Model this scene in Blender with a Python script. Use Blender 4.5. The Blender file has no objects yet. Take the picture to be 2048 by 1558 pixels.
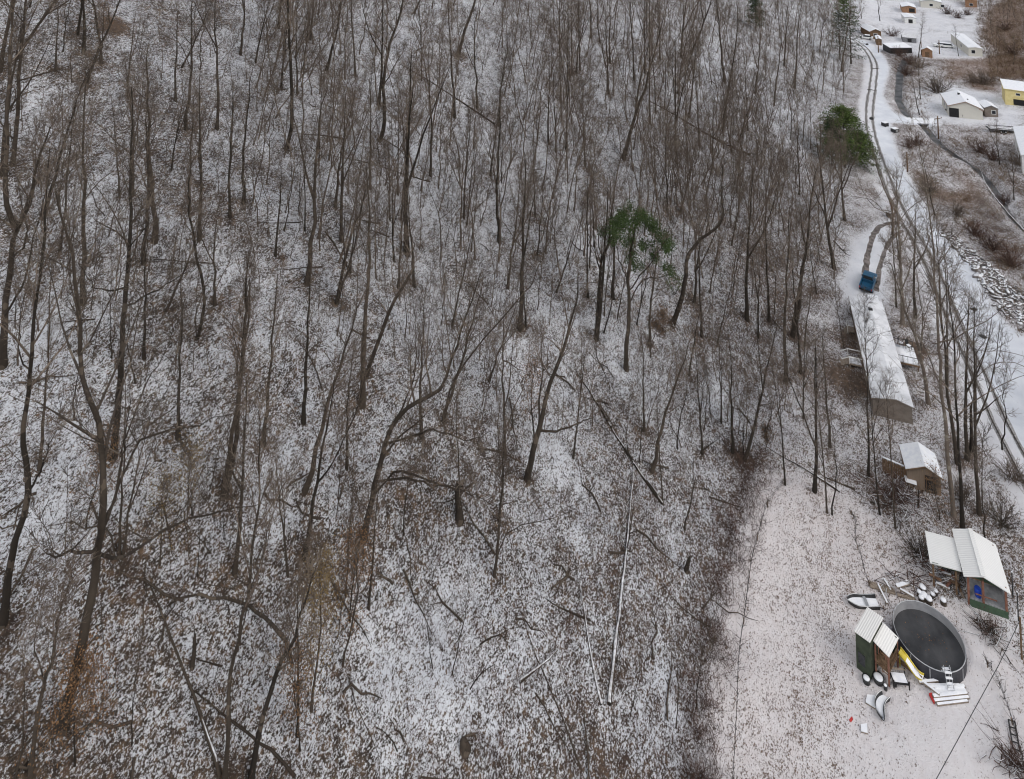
import bpy, math, random
import numpy as np
R=math.radians
# ------------------------------------------------------------------ camera, light
F=1330.; BETA=R(4); CAMH=62.; PX=1024.; PY=-277.-F*math.tan(BETA)     # focal length / principal point in 2048-px units
cb,sb=math.cos(BETA),math.sin(BETA)
S=bpy.context.scene; COL=S.collection
cd=bpy.data.cameras.new('camera'); cam=bpy.data.objects.new('camera',cd); COL.objects.link(cam)
cam.location=(0,0,CAMH); cam.rotation_euler=(R(90)+BETA,0,0)
cd.sensor_width=36; cd.lens=F/2048*36; cd.shift_y=-(779-PY)/2048; cd.clip_end=3000; cd.clip_start=.5
S.camera=cam
w=bpy.data.worlds.new('World'); S.world=w; w.use_nodes=True
SUNEL,SUNAZ=R(42),R(-125)      # overcast: high soft light
nt=w.node_tree; bg=nt.nodes['Background']; sky=nt.nodes.new('ShaderNodeTexSky')
sky.sky_type='NISHITA'; sky.sun_disc=False; sky.sun_elevation=SUNEL; sky.sun_rotation=R(125)
sky.air_density=1.0; sky.dust_density=3.0; sky.ozone_density=1.0
hs=nt.nodes.new('ShaderNodeHueSaturation'); hs.inputs['Saturation'].default_value=.44
nt.links.new(sky.outputs[0],hs.inputs['Color']); nt.links.new(hs.outputs[0],bg.inputs[0]); bg.inputs[1].default_value=.15
sd=bpy.data.lights.new('sun','SUN'); sd.energy=1.1; sd.angle=R(14); sd.color=(1,.985,.97)
so=bpy.data.objects.new('sun',sd); COL.objects.link(so); so.rotation_euler=(R(48),0,R(125)-R(180)); so.location=(0,0,150)
S.view_settings.view_transform='Standard'; S.view_settings.look='None'; S.view_settings.gamma=1
S.view_settings.exposure=0.18
S.cycles.max_bounces=5; S.cycles.diffuse_bounces=3; S.cycles.transparent_max_bounces=6
S.cycles.use_adaptive_sampling=True; S.cycles.filter_width=1.1

# ------------------------------------------------------------------ terrain maths
FOOT=[(13.07,49.49),(16.4,56.9),(23.9,71.3),(37,90),(55.5,113.8),(86.8,178),(119.8,236.4)]
EX,EY=.53,.848
_fs=np.array([x*EX+y*EY for x,y in FOOT]); _ft=np.array([-x*EY+y*EX for x,y in FOOT])
def softplus(u,k): return k*np.logaddexp(0,u/k)
def wob(X,Y):
    return (np.sin(X*.11+Y*.07)*np.sin(Y*.09-X*.05+1.3)*.9+np.sin(X*.31+1)*np.sin(Y*.27+X*.1)*.22)
def hillu(X,Y):
    s=X*EX+Y*EY; t=-X*EY+Y*EX
    return t-np.interp(s,_fs,_ft)
def zbase(X,Y):
    X=np.asarray(X,float); Y=np.asarray(Y,float)
    u=hillu(X,Y)
    z=.6*softplus(u-2,3.)
    hump=np.clip(u/12,0,1)
    z=z+wob(X,Y)*hump+ .9*np.sin((X*EX+Y*EY)*.13+u*.03)*hump
    v=.85*(X-152)-.53*(Y-197)
    z=z+.33*softplus(v,8)
    return z
CREEK_PX=[(1812,112),(1800,135),(1797,175),(1796,195),(1806,215),(1815,228),(1850,250),(1880,285),(1915,310),(1950,330),(1976,355),(1998,385),(2012,412),(2030,436),(2062,466)]
def ray(x,y):
    a=x-PX; b=y-PY
    return (a,F*cb+b*sb,F*sb-b*cb)
def on(x,y,z=0.):
    r=ray(x,y); t=(z-CAMH)/r[2]; return (r[0]*t,r[1]*t,z)
def at(x,y,lift=0.):
    "world point where the sight line of photo pixel (x,y) meets the ground"
    r=ray(x,y); t=0.005; dt=.0022
    f=lambda t: CAMH+r[2]*t-float(zbase(r[0]*t,r[1]*t))-lift
    while f(t)>0 and t<.6: t+=dt
    a,b=t-dt,t
    for _ in range(22):
        m=(a+b)/2
        if f(m)>0: a=m
        else: b=m
    return (r[0]*b,r[1]*b,float(zbase(r[0]*b,r[1]*b)))
def atY(x,y,Y):
    r=ray(x,y); t=Y/r[1]; return (r[0]*t,Y,CAMH+r[2]*t)
def scl(p): return F/(p[1]*cb+(p[2]-CAMH)*sb)
def dpoly(X,Y,pts):
    d=np.full(np.shape(X),1e9)
    for (x0,y0),(x1,y1) in zip(pts[:-1],pts[1:]):
        dx,dy=x1-x0,y1-y0; L=dx*dx+dy*dy+1e-9
        t=np.clip(((X-x0)*dx+(Y-y0)*dy)/L,0,1)
        d=np.minimum(d,np.hypot(X-x0-t*dx,Y-y0-t*dy))
    return d
def inpoly(X,Y,P):
    c=np.zeros(np.shape(X),bool); n=len(P); j=n-1
    for i in range(n):
        xi,yi=P[i]; xj,yj=P[j]
        if yi!=yj:
            c^=((yi>Y)!=(yj>Y))&(X<(xj-xi)*(Y-yi)/(yj-yi)+xi)
        j=i
    return c
def sdpoly(X,Y,P):
    "positive inside"
    d=dpoly(X,Y,P+[P[0]]); return np.where(inpoly(X,Y,P),d,-d)
def flat(pl): return [on(x,y)[:2] for x,y in pl]
def sstep(a,b,x): t=np.clip((x-a)/(b-a),0,1); return t*t*(3-2*t)
CREEK=flat(CREEK_PX)
RAIL_PX=[(1706,84),(1714,88),(1730,98),(1744,118),(1749,137),(1747,160),(1744,184),(1740,209),(1739,239),(1742,265),(1752,302),(1781,380),(1808,438),(1843,497),(1874,560),(1906,640),(1938,711),(1966,769),(2000,849),(2030,906),(2060,965),(2110,1065)]
RAIL=flat(RAIL_PX)
ROAD=flat([(1712,80),(1740,86),(1757,101),(1770,118),(1779,138),(1770,165),(1765,190),(1775,212),(1790,226),(1815,236),(1880,243),(1880,252),(1815,248),(1783,246),(1780,262),(1792,300),(1812,345),(1838,395),(1868,445),(1905,492),(1940,525),(1966,570),(1985,615),(2020,660),(2100,705),(2150,1300),(2080,1200),(2080,1000),(2040,905),(2003,830),(1955,725),(1910,625),(1878,545),(1845,480),(1800,405),(1758,300),(1748,262),(1748,239),(1751,184),(1757,140),(1745,105),(1718,86)])
YARD=flat([(1420,1600),(1410,1400),(1432,1280),(1470,1130),(1500,1010),(1530,950),(1590,950),(1700,990),(1770,1050),(1830,1090),(1850,1130),(1990,1240),(2048,1330),(2120,1600)])
YARD2=flat([(1700,1600),(1720,1460),(1760,1400),(1800,1370),(1900,1290),(1960,1230),(2000,1330),(2040,1480),(2060,1600)])
DRIVE=flat([(1790,440),(1765,448),(1735,465),(1718,490),(1700,520),(1688,560),(1690,600),(1765,600),(1768,540),(1775,500),(1795,470)])
FIELD=flat([(1725,0),(1900,0),(1960,30),(1960,70),(1990,110),(1960,120),(1840,115),(1800,105),(1760,100),(1720,80)])
VYARD=flat([(1850,175),(1900,170),(1975,190),(2048,215),(2048,262),(1900,250),(1830,232),(1820,205)])
TANS=[(flat(p),a) for p,a in [([(1985,20),(2048,0),(2048,160),(1990,150),(1950,95)],.75),([(1835,345),(1880,380),(1930,395),(1945,420),(1905,410),(1850,385)],.8),
 ([(1950,120),(2048,130),(2048,165),(1960,150)],.9),([(1920,345),(1975,400),(1985,430),(1940,400)],.5),([(1890,120),(1960,118),(1985,150),(1900,160)],.45),([(1930,148),(1975,160),(2000,185),(1950,185)],.6),([(1880,20),(1940,10),(1955,35),(1900,40)],.4)]]
DARKS=[(flat(p),a) for p,a in [([(1385,1600),(1395,1400),(1420,1250),(1440,1130),(1490,1000),(1480,930),(1520,930),(1520,960),(1500,1010),(1472,1130),(1440,1280),(1412,1400),(1425,1600)],.72),
 ([(1960,390),(2048,470),(2048,560),(1985,520),(1950,470),(1930,420)],.8),([(1850,18),(1930,20),(1950,45),(1900,50),(1860,38)],.8),([(1765,60),(1800,55),(1805,90),(1765,85)],.6),
 ([(1765,95),(1835,105),(1845,150),(1800,170),(1780,130)],.7),([(1845,240),(1885,290),(1960,300),(1995,340),(2048,360),(2048,420),(1960,330),(1900,300)],.6)]]
def ztrue(X,Y):
    z=zbase(X,Y)
    return z-1.3*(1-sstep(.4,1.5,dpoly(X,Y,CREEK)))-.0

# ------------------------------------------------------------------ materials
def mat(name,build):
    m=bpy.data.materials.new(name); m.use_nodes=True; n=m.node_tree.nodes; b=n['Principled BSDF']
    b.inputs['Roughness'].default_value=.85
    b.inputs['Specular IOR Level'].default_value=.25
    build(m.node_tree,n,b); return m
def N(nt,t,**k):
    x=nt.nodes.new(t)
    for a,v in k.items():
        if a in x.inputs: x.inputs[a].default_value=v
        else: setattr(x,a,v)
    return x
def ramp(nt,fac,stops):
    r=nt.nodes.new('ShaderNodeValToRGB'); e=r.color_ramp.elements
    while len(e)<len(stops): e.new(.5)
    for i,(p,c) in enumerate(stops): e[i].position=p; e[i].color=(*c,1) if len(c)==3 else c
    nt.links.new(fac,r.inputs[0]); return r.outputs[0]
def math_(nt,op,a,b=None,c=None):
    m=nt.nodes.new('ShaderNodeMath'); m.operation=op
    for i,v in enumerate((a,b,c)):
        if v is None: continue
        if isinstance(v,(int,float)): m.inputs[i].default_value=v
        else: nt.links.new(v,m.inputs[i])
    return m.outputs[0]
def mix(nt,f,a,b):
    m=nt.nodes.new('ShaderNodeMix'); m.data_type='RGBA'
    for s,v in ((0,f),(6,a),(7,b)):
        if isinstance(v,(int,float)): m.inputs[s].default_value=v
        elif isinstance(v,tuple): m.inputs[s].default_value=(*v,1)
        else: nt.links.new(v,m.inputs[s])
    return m.outputs[2]
def noise(nt,scale,detail=3,rough=.6,vec=None):
    x=N(nt,'ShaderNodeTexNoise'); x.inputs['Scale'].default_value=scale; x.inputs['Detail'].default_value=detail; x.inputs['Roughness'].default_value=rough
    if vec is not None: nt.links.new(vec,x.inputs['Vector'])
    return x.outputs['Fac']
def bump(nt,b,h,strength=.4,dist=.05):
    x=N(nt,'ShaderNodeBump'); x.inputs['Strength'].default_value=strength; x.inputs['Distance'].default_value=dist
    nt.links.new(h,x.inputs['Height']); nt.links.new(x.outputs[0],b.inputs['Normal'])
def objco(nt): return N(nt,'ShaderNodeTexCoord').outputs['Object']

def b_ground(nt,n,b):
    g=N(nt,'ShaderNodeNewGeometry').outputs['Position']
    mp=N(nt,'ShaderNodeMapping'); nt.links.new(g,mp.inputs[0]); mp.vector_type='TEXTURE'; mp.inputs['Rotation'].default_value=(0,0,math.atan2(EY,EX)); mp.inputs['Scale'].default_value=(1.3,.95,1.1)
    v=mp.outputs[0]
    at_=N(nt,'ShaderNodeAttribute',attribute_name='zone'); sp=N(nt,'ShaderNodeSeparateColor'); nt.links.new(at_.outputs['Color'],sp.inputs[0])
    p,tan,dark=sp.outputs[0],sp.outputs[1],sp.outputs[2]
    n1=noise(nt,3.6,4,.75,v); n0=noise(nt,9.2,3,.78,v); n2=noise(nt,.9,4,.6,v); n3=noise(nt,.15,4,.6,g)
    f=math_(nt,'ADD',math_(nt,'ADD',math_(nt,'MULTIPLY',n1,.22),math_(nt,'MULTIPLY',n0,.51)),math_(nt,'ADD',math_(nt,'MULTIPLY',n2,.12),math_(nt,'MULTIPLY',n3,.15)))
    th=math_(nt,'ADD',f,math_(nt,'MULTIPLY',math_(nt,'SUBTRACT',p,.5),.33))
    mask=math_(nt,'MULTIPLY_ADD',math_(nt,'SUBTRACT',th,.5),21,.5); 
    cl=N(nt,'ShaderNodeClamp'); nt.links.new(mask,cl.inputs[0]); mask=cl.outputs[0]
    nl=noise(nt,1.7,5,.7,g); nl2=noise(nt,7,2,.6,g)
    lit=ramp(nt,nl,[(.32,(.018,.015,.013)),(.5,(.058,.043,.031)),(.68,(.18,.118,.072))])
    tanc=ramp(nt,nl2,[(.3,(.09,.065,.052)),(.6,(.22,.15,.11)),(.8,(.32,.23,.17))])
    drk=ramp(nt,nl2,[(.3,(.03,.022,.02)),(.7,(.10,.066,.052))])
    lit=mix(nt,tan,lit,tanc); lit=mix(nt,dark,lit,drk)
    snow=ramp(nt,noise(nt,.35,4,.6,g),[(.3,(.61,.64,.69)),(.7,(.76,.785,.82))])
    snow=mix(nt,math_(nt,'MULTIPLY',tan,.55),snow,(.78,.70,.655))  # warm light over the yard, put into the snow colour through tan
    thin=mix(nt,math_(nt,'MULTIPLY',noise(nt,2.3,3,.6,v),math_(nt,'MULTIPLY_ADD',tan,.45,math_(nt,'MULTIPLY',p,.5))),snow,mix(nt,tan,(.22,.19,.17),(.50,.37,.32)))  # thin greyish snow; with tan, painted warm light is mixed in too
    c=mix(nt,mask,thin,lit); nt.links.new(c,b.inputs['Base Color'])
    bump(nt,b,math_(nt,'SUBTRACT',f,math_(nt,'MULTIPLY',mask,.25)),.7,.25)
M={}
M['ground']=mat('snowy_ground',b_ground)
def simple(name,c0,c1,scale=3,rough=.85,bmp=0,lo=.35,hi=.65,spec=.25,metal=0):
    def f(nt,n,b):
        v=objco(nt); h=noise(nt,scale,4,.6,v)
        nt.links.new(ramp(nt,h,[(lo,c0),(hi,c1)]),b.inputs['Base Color']); b.inputs['Roughness'].default_value=rough
        b.inputs['Specular IOR Level'].default_value=spec; b.inputs['Metallic'].default_value=metal
        if bmp: bump(nt,b,h,bmp,.03)
    M[name]=mat(name,f)
simple('snow',(.72,.74,.78),(.84,.85,.86),2.5,.7,.3)
simple('snow_dirty',(.40,.39,.39),(.78,.79,.81),3.5,.8,.4,.38,.6)
simple('snow_roof',(.56,.57,.59),(.76,.77,.79),.8,.8,.3,.35,.6)
simple('dark_metal',(.02,.02,.022),(.05,.05,.05),4,.5)
simple('black',(.01,.01,.011),(.025,.025,.025),4,.6)
simple('galv',(.33,.34,.35),(.5,.51,.52),4,.45,0,.35,.65,.5,.5)
simple('white_paint',(.62,.62,.60),(.76,.76,.74),2,.5)
simple('cream_paint',(.62,.58,.44),(.72,.68,.55),1.5,.6)
simple('yellow_paint',(.60,.50,.22),(.70,.60,.30),1.5,.6)
simple('taupe',(.15,.125,.105),(.20,.17,.145),2,.7)
simple('brown_wood',(.09,.055,.032),(.2,.13,.08),5,.8,.3)
simple('old_wood',(.16,.125,.095),(.30,.25,.20),6,.85,.3)
simple('redwood',(.16,.07,.05),(.26,.13,.09),5,.8,.2)
simple('orange_wood',(.22,.12,.07),(.34,.20,.12),3,.7)
simple('green_wall',(.035,.045,.03),(.055,.068,.045),2,.75,.1)
simple('green_skirt',(.045,.08,.05),(.07,.11,.07),2,.7)
simple('window_glass',(.012,.014,.017),(.03,.034,.04),3,.15,0,.3,.7,.5)
simple('grey_roof',(.13,.13,.14),(.22,.22,.23),3,.8)
simple('blue_paint',(.010,.06,.12),(.015,.09,.17),1.2,.35,0,.3,.7,.5)
simple('blue_plastic',(.01,.04,.30),(.02,.07,.42),2,.45)
simple('yellow_plastic',(.50,.39,.04),(.62,.50,.09),2,.4)
simple('red',(.40,.03,.03),(.55,.06,.05),3,.6)
simple('rubber',(.012,.012,.012),(.03,.03,.03),5,.8)
simple('rail_steel',(.05,.04,.035),(.11,.085,.07),3,.5)
simple('ballast',(.09,.083,.08),(.42,.41,.40),6,.9,.5,.35,.6)
simple('mud',(.06,.05,.045),(.26,.23,.215),1.6,.8,.4,.35,.68)
simple('water',(.02,.02,.019),(.16,.155,.155),.5,.3,.3,.35,.72,.12)
simple('cover_grey',(.026,.027,.029),(.085,.085,.087),.55,.5,.1,.35,.8,.3)
simple('pool_liner',(.26,.26,.27),(.34,.34,.35),1.2,.6)
simple('pool_wall',(.035,.035,.042),(.06,.06,.068),2,.5)
simple('rock',(.04,.037,.035),(.22,.20,.19),1.6,.9,.5)
def b_bark(c0,c1):
    def f(nt,n,b):
        oi=N(nt,'ShaderNodeObjectInfo').outputs['Random']; v=objco(nt)
        base=mix(nt,oi,c0,c1); nz=noise(nt,2.2,4,.65,v)
        c=mix(nt,math_(nt,'MULTIPLY',nz,.9),base,(.022,.019,.017)); lc=noise(nt,.8,3,.7,v); c=mix(nt,math_(nt,'MULTIPLY',math_(nt,'GREATER_THAN',lc,.56),.35),c,tuple(min(.4,k*1.7) for k in c1)); nt.links.new(c,b.inputs['Base Color']); b.inputs['Roughness'].default_value=.95
        b.inputs['Specular IOR Level'].default_value=.1
    return f
M['bark']=mat('bark',b_bark((.036,.03,.024),(.112,.089,.069)))
M['twig']=mat('twig_bark',b_bark((.105,.086,.07),(.25,.195,.155)))
M['bark_pale']=mat('bark_pale',b_bark((.15,.12,.098),(.27,.22,.18)))
M['bramble']=mat('bramble',b_bark((.09,.055,.045),(.16,.10,.08)))
def leafm(name,a,b_,c):
    def f(nt,n,b):
        v=objco(nt); x=ramp(nt,noise(nt,3,3,.7,v),[(.3,a),(.5,b_),(.7,c)]); nt.links.new(x,b.inputs['Base Color'])
    M[name]=mat(name,f)
leafm('needles',(.02,.036,.01),(.065,.10,.024),(.14,.175,.055))
leafm('bright_needles',(.014,.028,.009),(.042,.068,.02),(.085,.115,.04))
M['tan_brush']=mat('tan_brush',b_bark((.16,.10,.06),(.30,.195,.12)))
leafm('hemlock',(.012,.022,.012),(.03,.05,.02),(.06,.085,.035))
leafm('dead_leaf',(.10,.05,.025),(.21,.115,.055),(.30,.18,.09))
leafm('gold_leaf',(.12,.08,.03),(.22,.15,.06),(.30,.22,.10))
def ribbed(name,c,axis='Y',freq=5.,snowy=.0):
    def f(nt,n,b):
        v=objco(nt); wv=N(nt,'ShaderNodeTexWave'); wv.bands_direction=axis; wv.inputs['Scale'].default_value=freq; nt.links.new(v,wv.inputs[0])
        cc=ramp(nt,wv.outputs['Fac'],[(.0,tuple(k*.92 for k in c)),(.3,c)]); nz=noise(nt,2,4,.6,v)
        cc=mix(nt,math_(nt,'MULTIPLY',nz,.3),cc,tuple(k*.7 for k in c)); nt.links.new(cc,b.inputs['Base Color']); bump(nt,b,wv.outputs['Fac'],.5,.03)
    M[name]=mat(name,f)
ribbed('ribbed_snow',(.80,.80,.78),'Y',1.9)
ribbed('ribbed_snow_x',(.80,.79,.76),'X',2.1)
ribbed('plank_wall',(.21,.16,.12),'X',1.6)
ribbed('siding',(.60,.58,.52),'Z',1.6)

# ------------------------------------------------------------------ mesh building
def mesh_np(name,V,Q,m,smooth=False):
    me=bpy.data.meshes.new(name); V=np.asarray(V,np.float32); Q=np.asarray(Q,np.int32); k=Q.shape[1]
    me.vertices.add(len(V)); me.vertices.foreach_set('co',V.ravel())
    me.loops.add(Q.size); me.loops.foreach_set('vertex_index',Q.ravel())
    me.polygons.add(len(Q)); me.polygons.foreach_set('loop_start',np.arange(0,Q.size,k,dtype=np.int32))
    if smooth: me.polygons.foreach_set('use_smooth',np.ones(len(Q),bool))
    me.update(calc_edges=True); me.materials.append(M[m]); return me
def link(name,me,parent=None):
    o=bpy.data.objects.new(name,me); COL.objects.link(o)
    if parent: o.parent=parent
    return o
def tag(o,label=None,cat=None,group=None,kind=None):
    if label: o['label']=label
    if cat: o['category']=cat
    if group: o['group']=group
    if kind: o['kind']=kind
    return o
def empty(name,loc,rz=0,label=None,cat=None,group=None):
    o=bpy.data.objects.new(name,None); COL.objects.link(o); o.location=loc; o.rotation_euler=(0,0,rz); o.empty_display_size=.3
    return tag(o,label,cat,group)
def tubes(polys):
    "list of (points, radii, sides) -> verts, quads"
    groups={}
    for p,r,n in polys: groups.setdefault((len(p),n),[]).append((p,r))
    Vs=[];Qs=[];off=0
    for (k,n),L in groups.items():
        P=np.array([a for a,_ in L],float); Rr=np.array([b for _,b in L],float); m=len(L)
        T=np.gradient(P,axis=1); T/=np.linalg.norm(T,axis=2,keepdims=True)+1e-9
        t0=P[:,-1]-P[:,0]; ref=np.where((np.abs(t0[:,2])>.8*np.linalg.norm(t0,axis=1))[:,None],np.array([[1.,.3,0]]),np.array([[.1,.2,1.]]))
        A=np.cross(T,ref[:,None,:]); A/=np.linalg.norm(A,axis=2,keepdims=True)+1e-9; B=np.cross(T,A)
        th=np.arange(n)/n*2*math.pi
        ring=P[:,:,None,:]+Rr[:,:,None,None]*(np.cos(th)[None,None,:,None]*A[:,:,None,:]+np.sin(th)[None,None,:,None]*B[:,:,None,:])
        Vs.append(ring.reshape(-1,3))
        i=np.arange(m)[:,None,None]*k*n+np.arange(k-1)[None,:,None]*n; j=np.arange(n)[None,None,:]; j2=(j+1)%n
        q=np.stack([i+j,i+j2,i+n+j2,i+n+j],-1).reshape(-1,4)+off
        Qs.append(q); off+=m*k*n
    return np.concatenate(Vs),np.concatenate(Qs)
class MB:
    def __init__(s): s.v=[];s.f=[]
    def add(s,vs,fs):
        o=len(s.v); s.v+=[tuple(v) for v in vs]; s.f+=[tuple(i+o for i in f) for f in fs]; return s
    def box(s,c,d,rz=0,rx=0,ry=0):
        from mathutils import Euler,Vector
        e=Euler((rx,ry,rz)).to_matrix(); vs=[]
        for z in (-.5,.5):
            for x,y in ((-.5,-.5),(.5,-.5),(.5,.5),(-.5,.5)):
                vs.append(Vector(c)+e@Vector((x*d[0],y*d[1],z*d[2])))
        return s.add(vs,[(3,2,1,0),(4,5,6,7),(0,1,5,4),(1,2,6,5),(2,3,7,6),(3,0,4,7)])
    def slab(s,p,t):
        "quad p (4 corners, ccw from above) with thickness t downward"
        lo=[(x,y,z-t) for x,y,z in p]
        return s.add(list(p)+lo,[(0,1,2,3),(7,6,5,4),(0,4,5,1),(1,5,6,2),(2,6,7,3),(3,7,4,0)])
    def prism(s,poly,a,b,axis='y'):
        "poly in (x,z) extruded along y from a to b (axis x: poly in (y,z))"
        n=len(poly)
        f=(lambda u,z,k:(u,k,z)) if axis=='y' else (lambda u,z,k:(k,u,z)) if axis=='x' else (lambda u,z,k:(u,z,k))
        return s.add([f(u,z,a) for u,z in poly]+[f(u,z,b) for u,z in poly],[tuple(range(n)),tuple(range(2*n-1,n-1,-1))]+[(i,(i+1)%n+0 if 0 else (i+1)%n,n+(i+1)%n,n+i) for i in range(n)])
    def tube(s,pts,r,n=8,cap=True):
        rr=r if hasattr(r,'__len__') else [r]*len(pts)
        V,Q=tubes([(pts,rr,n)]); fs=[tuple(q) for q in Q]
        if cap: fs+=[tuple(range(n))[::-1],tuple(range((len(pts)-1)*n,len(pts)*n))]
        return s.add(V.tolist(),fs)
    def build(s,name,m,parent=None,smooth=False,bev=0):
        me=bpy.data.meshes.new(name); me.from_pydata(s.v,[],s.f); me.materials.append(M[m])
        import bmesh
        bm=bmesh.new(); bm.from_mesh(me); bmesh.ops.recalc_face_normals(bm,faces=bm.faces)
        if bev: bmesh.ops.bevel(bm,geom=[e for e in bm.edges],offset=bev,segments=2,affect='EDGES',profile=.6)
        bm.to_mesh(me); bm.free()
        if smooth: me.polygons.foreach_set('use_smooth',[True]*len(me.polygons))
        return link(name,me,parent)

# ------------------------------------------------------------------ ground
def axis(lo,hi,segs):
    out=[lo]
    while out[-1]<hi:
        x=out[-1]; st=next(s for lim,s in segs if x<lim); out.append(x+st)
    return np.array(out)
xs=axis(-420,520,[(-260,12),(-120,4),(-60,1.6),(8,1.0),(75,.7),(135,.9),(220,1.8),(330,5),(1e9,14)])
ys=axis(18,900,[(125,.75),(200,1.),(260,1.8),(340,3.5),(1e9,14)])
GX,GY=np.meshgrid(xs,ys); GZ=ztrue(GX,GY)
u=hillu(GX,GY); v_=.85*(GX-152)-.53*(GY-197)
p=np.where(u>0,.495,.50)
p=p+.05*np.sin(GX*.06+2)*np.sin(GY*.05)
tan=np.zeros_like(p)+.05; dark=np.zeros_like(p)+.1
valley=sstep(3,-3,u)
p=p*(1-valley)+.50*valley
tan+=.30*valley
fh=sstep(18,0,u)*sstep(-2,1,u)*sstep(125,100,GX*EX+GY*EY); p+=.04*fh; dark+=.3*fh
east=sstep(-4,10,v_); p=p*(1-east)+.66*east; tan=tan*(1-east)+.8*east
def zone(P,soft,pp,tt=None,dd=None,amt=1.):
    global p,tan,dark
    k=sstep(-soft,soft,sdpoly(GX,GY,P))*amt
    p=p*(1-k)+pp*k
    if tt is not None: tan=tan*(1-k)+tt*k
    if dd is not None: dark=dark*(1-k)+dd*k
for P,a in TANS: zone(P,3,.45+.38*a,.9,.1)
irr=.5+.5*np.sin(GX*.9+GY*.35)*np.sin(GY*.6-GX*.3+1)
for P,a in DARKS: zone(P,2.2,.45+.32*a,.15,.6,.35+.55*irr)
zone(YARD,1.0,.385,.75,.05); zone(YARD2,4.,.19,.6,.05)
WHITES=[([(760,1130),(1000,1120),(960,1250),(900,1450),(740,1540),(720,1400)],.40),([(520,830),(640,860),(620,960),(540,1000),(480,930)],.42),([(0,820),(190,850),(150,1120),(0,1160)],.43),([(1060,900),(1130,900),(1130,1020),(1060,1080)],.42),([(0,560),(240,560),(420,420),(480,600),(300,640),(0,720)],.44),([(1520,950),(1590,950),(1480,1250),(1440,1500),(1422,1500),(1440,1290),(1470,1130)],.26)]
for P,a in WHITES: zone([at(x,y)[:2] for x,y in P],3.,a,None,None,.8)
zone(FIELD,3,.30,.25,0); zone(VYARD,3,.31,.2,0); zone(DRIVE,1.6,.16,.1,.1); zone(ROAD,.7,.10,0,0)
for cx,cy,rr,pp in [(1760,1000,2.2,.62),(1960,1190,1.6,.5),(1900,1180,1.6,.55),(1690,760,4,.75),(1700,680,3,.7),(1320,655,1.0,.9),(230,50,2.2,.8),(1830,700,2.2,.85)]:
    q=at(cx,cy); k=sstep(rr,rr*.3,np.hypot(GX-q[0],GY-q[1])); p=p*(1-k)+pp*k; tan=tan*(1-k)+.3*k
band=sstep(3.2,1.2,dpoly(GX,GY,RAIL)); p=p*(1-band)+.10*band
ny,nx=GX.shape
idx=np.arange(ny*nx).reshape(ny,nx)
Q=np.stack([idx[:-1,:-1],idx[:-1,1:],idx[1:,1:],idx[1:,:-1]],-1).reshape(-1,4)
me=mesh_np('ground',np.stack([GX,GY,GZ],-1).reshape(-1,3),Q,'ground',True)
ca=me.color_attributes.new('zone','FLOAT_COLOR','POINT')
ca.data.foreach_set('color',np.stack([p,tan,dark,np.ones_like(p)],-1).astype(np.float32).ravel())
me_ground=me; g=link('ground',me); tag(g,'snow dusted ground of the hillside and valley floor',kind='structure')

def smoothline(P,step=1.5):
    P=np.array(P,float); out=[]
    for i in range(len(P)-1):
        a=P[max(i-1,0)];b=P[i];c=P[i+1];d=P[min(i+2,len(P)-1)]; n=max(2,int(np.linalg.norm(c-b)/step))
        for k in range(n):
            t=k/n; out.append(.5*((2*b)+(-a+c)*t+(2*a-5*b+4*c-d)*t*t+(-a+3*b-3*c+d)*t**3))
    out.append(P[-1]); return np.array(out)
def ribbon(name,P,off,width,lift,m,parent=None,wave=0,seed=0):
    rg=random.Random(seed); T=np.gradient(P,axis=0); T/=np.linalg.norm(T,axis=1,keepdims=True); Nn=np.stack([-T[:,1],T[:,0]],1)
    V=[];Q=[]
    for i,(q,n_) in enumerate(zip(P,Nn)):
        for s in (-.5,.5):
            x,y=q+n_*(off+s*width*(1+wave*rg.uniform(-1,1))); V.append((x,y,float(ztrue(x,y))+lift))
        if i: k=2*i; Q.append((k-2,k-1,k+1,k))
    return link(name,mesh_np(name,V,Q,m),parent)
RL=smoothline(RAIL)
# creek water
CW=smoothline(CREEK,2)
V=[];Q=[];T=np.gradient(CW,axis=0);T/=np.linalg.norm(T,axis=1,keepdims=True)
for i,(q,t) in enumerate(zip(CW,T)):
    for s in (-1.05,1.05): V.append((q[0]-t[1]*s,q[1]+t[0]*s,-.72))
    if i: Q.append((2*i-2,2*i-1,2*i+1,2*i))
o=link('creek_water',mesh_np('creek_water',V,Q,'water')); tag(o,'dark narrow creek winding through the valley',kind='structure')
for s,nm in ((.7175,'a'),(-.7175,'b')):
    o=ribbon('ballast',RL,s,.62,.012,'ballast',None,.35,5 if s>0 else 6); tag(o,'dark thawed ballast band beside a rail',kind='structure')
t=empty('railway_track',(float(RL[20][0]),float(RL[20][1]),0),0,'long single railway track curving along the foot of the wooded slope','railway')
def loc(P,o): return [(x-o.location.x,y-o.location.y,z-o.location.z) for x,y,z in P]
T=np.gradient(RL,axis=0);T/=np.linalg.norm(T,axis=1,keepdims=True);Nn=np.stack([-T[:,1],T[:,0]],1)
for s in (.7175,-.7175):
    mb=MB(); pts=[]
    for q,n_ in zip(RL,Nn):
        x,y=q+n_*s; pts.append((x,y,float(ztrue(x,y))+.06))
    mb.tube(loc(pts,t),.06,4); mb.build('rail',"rail_steel",t)
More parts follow.
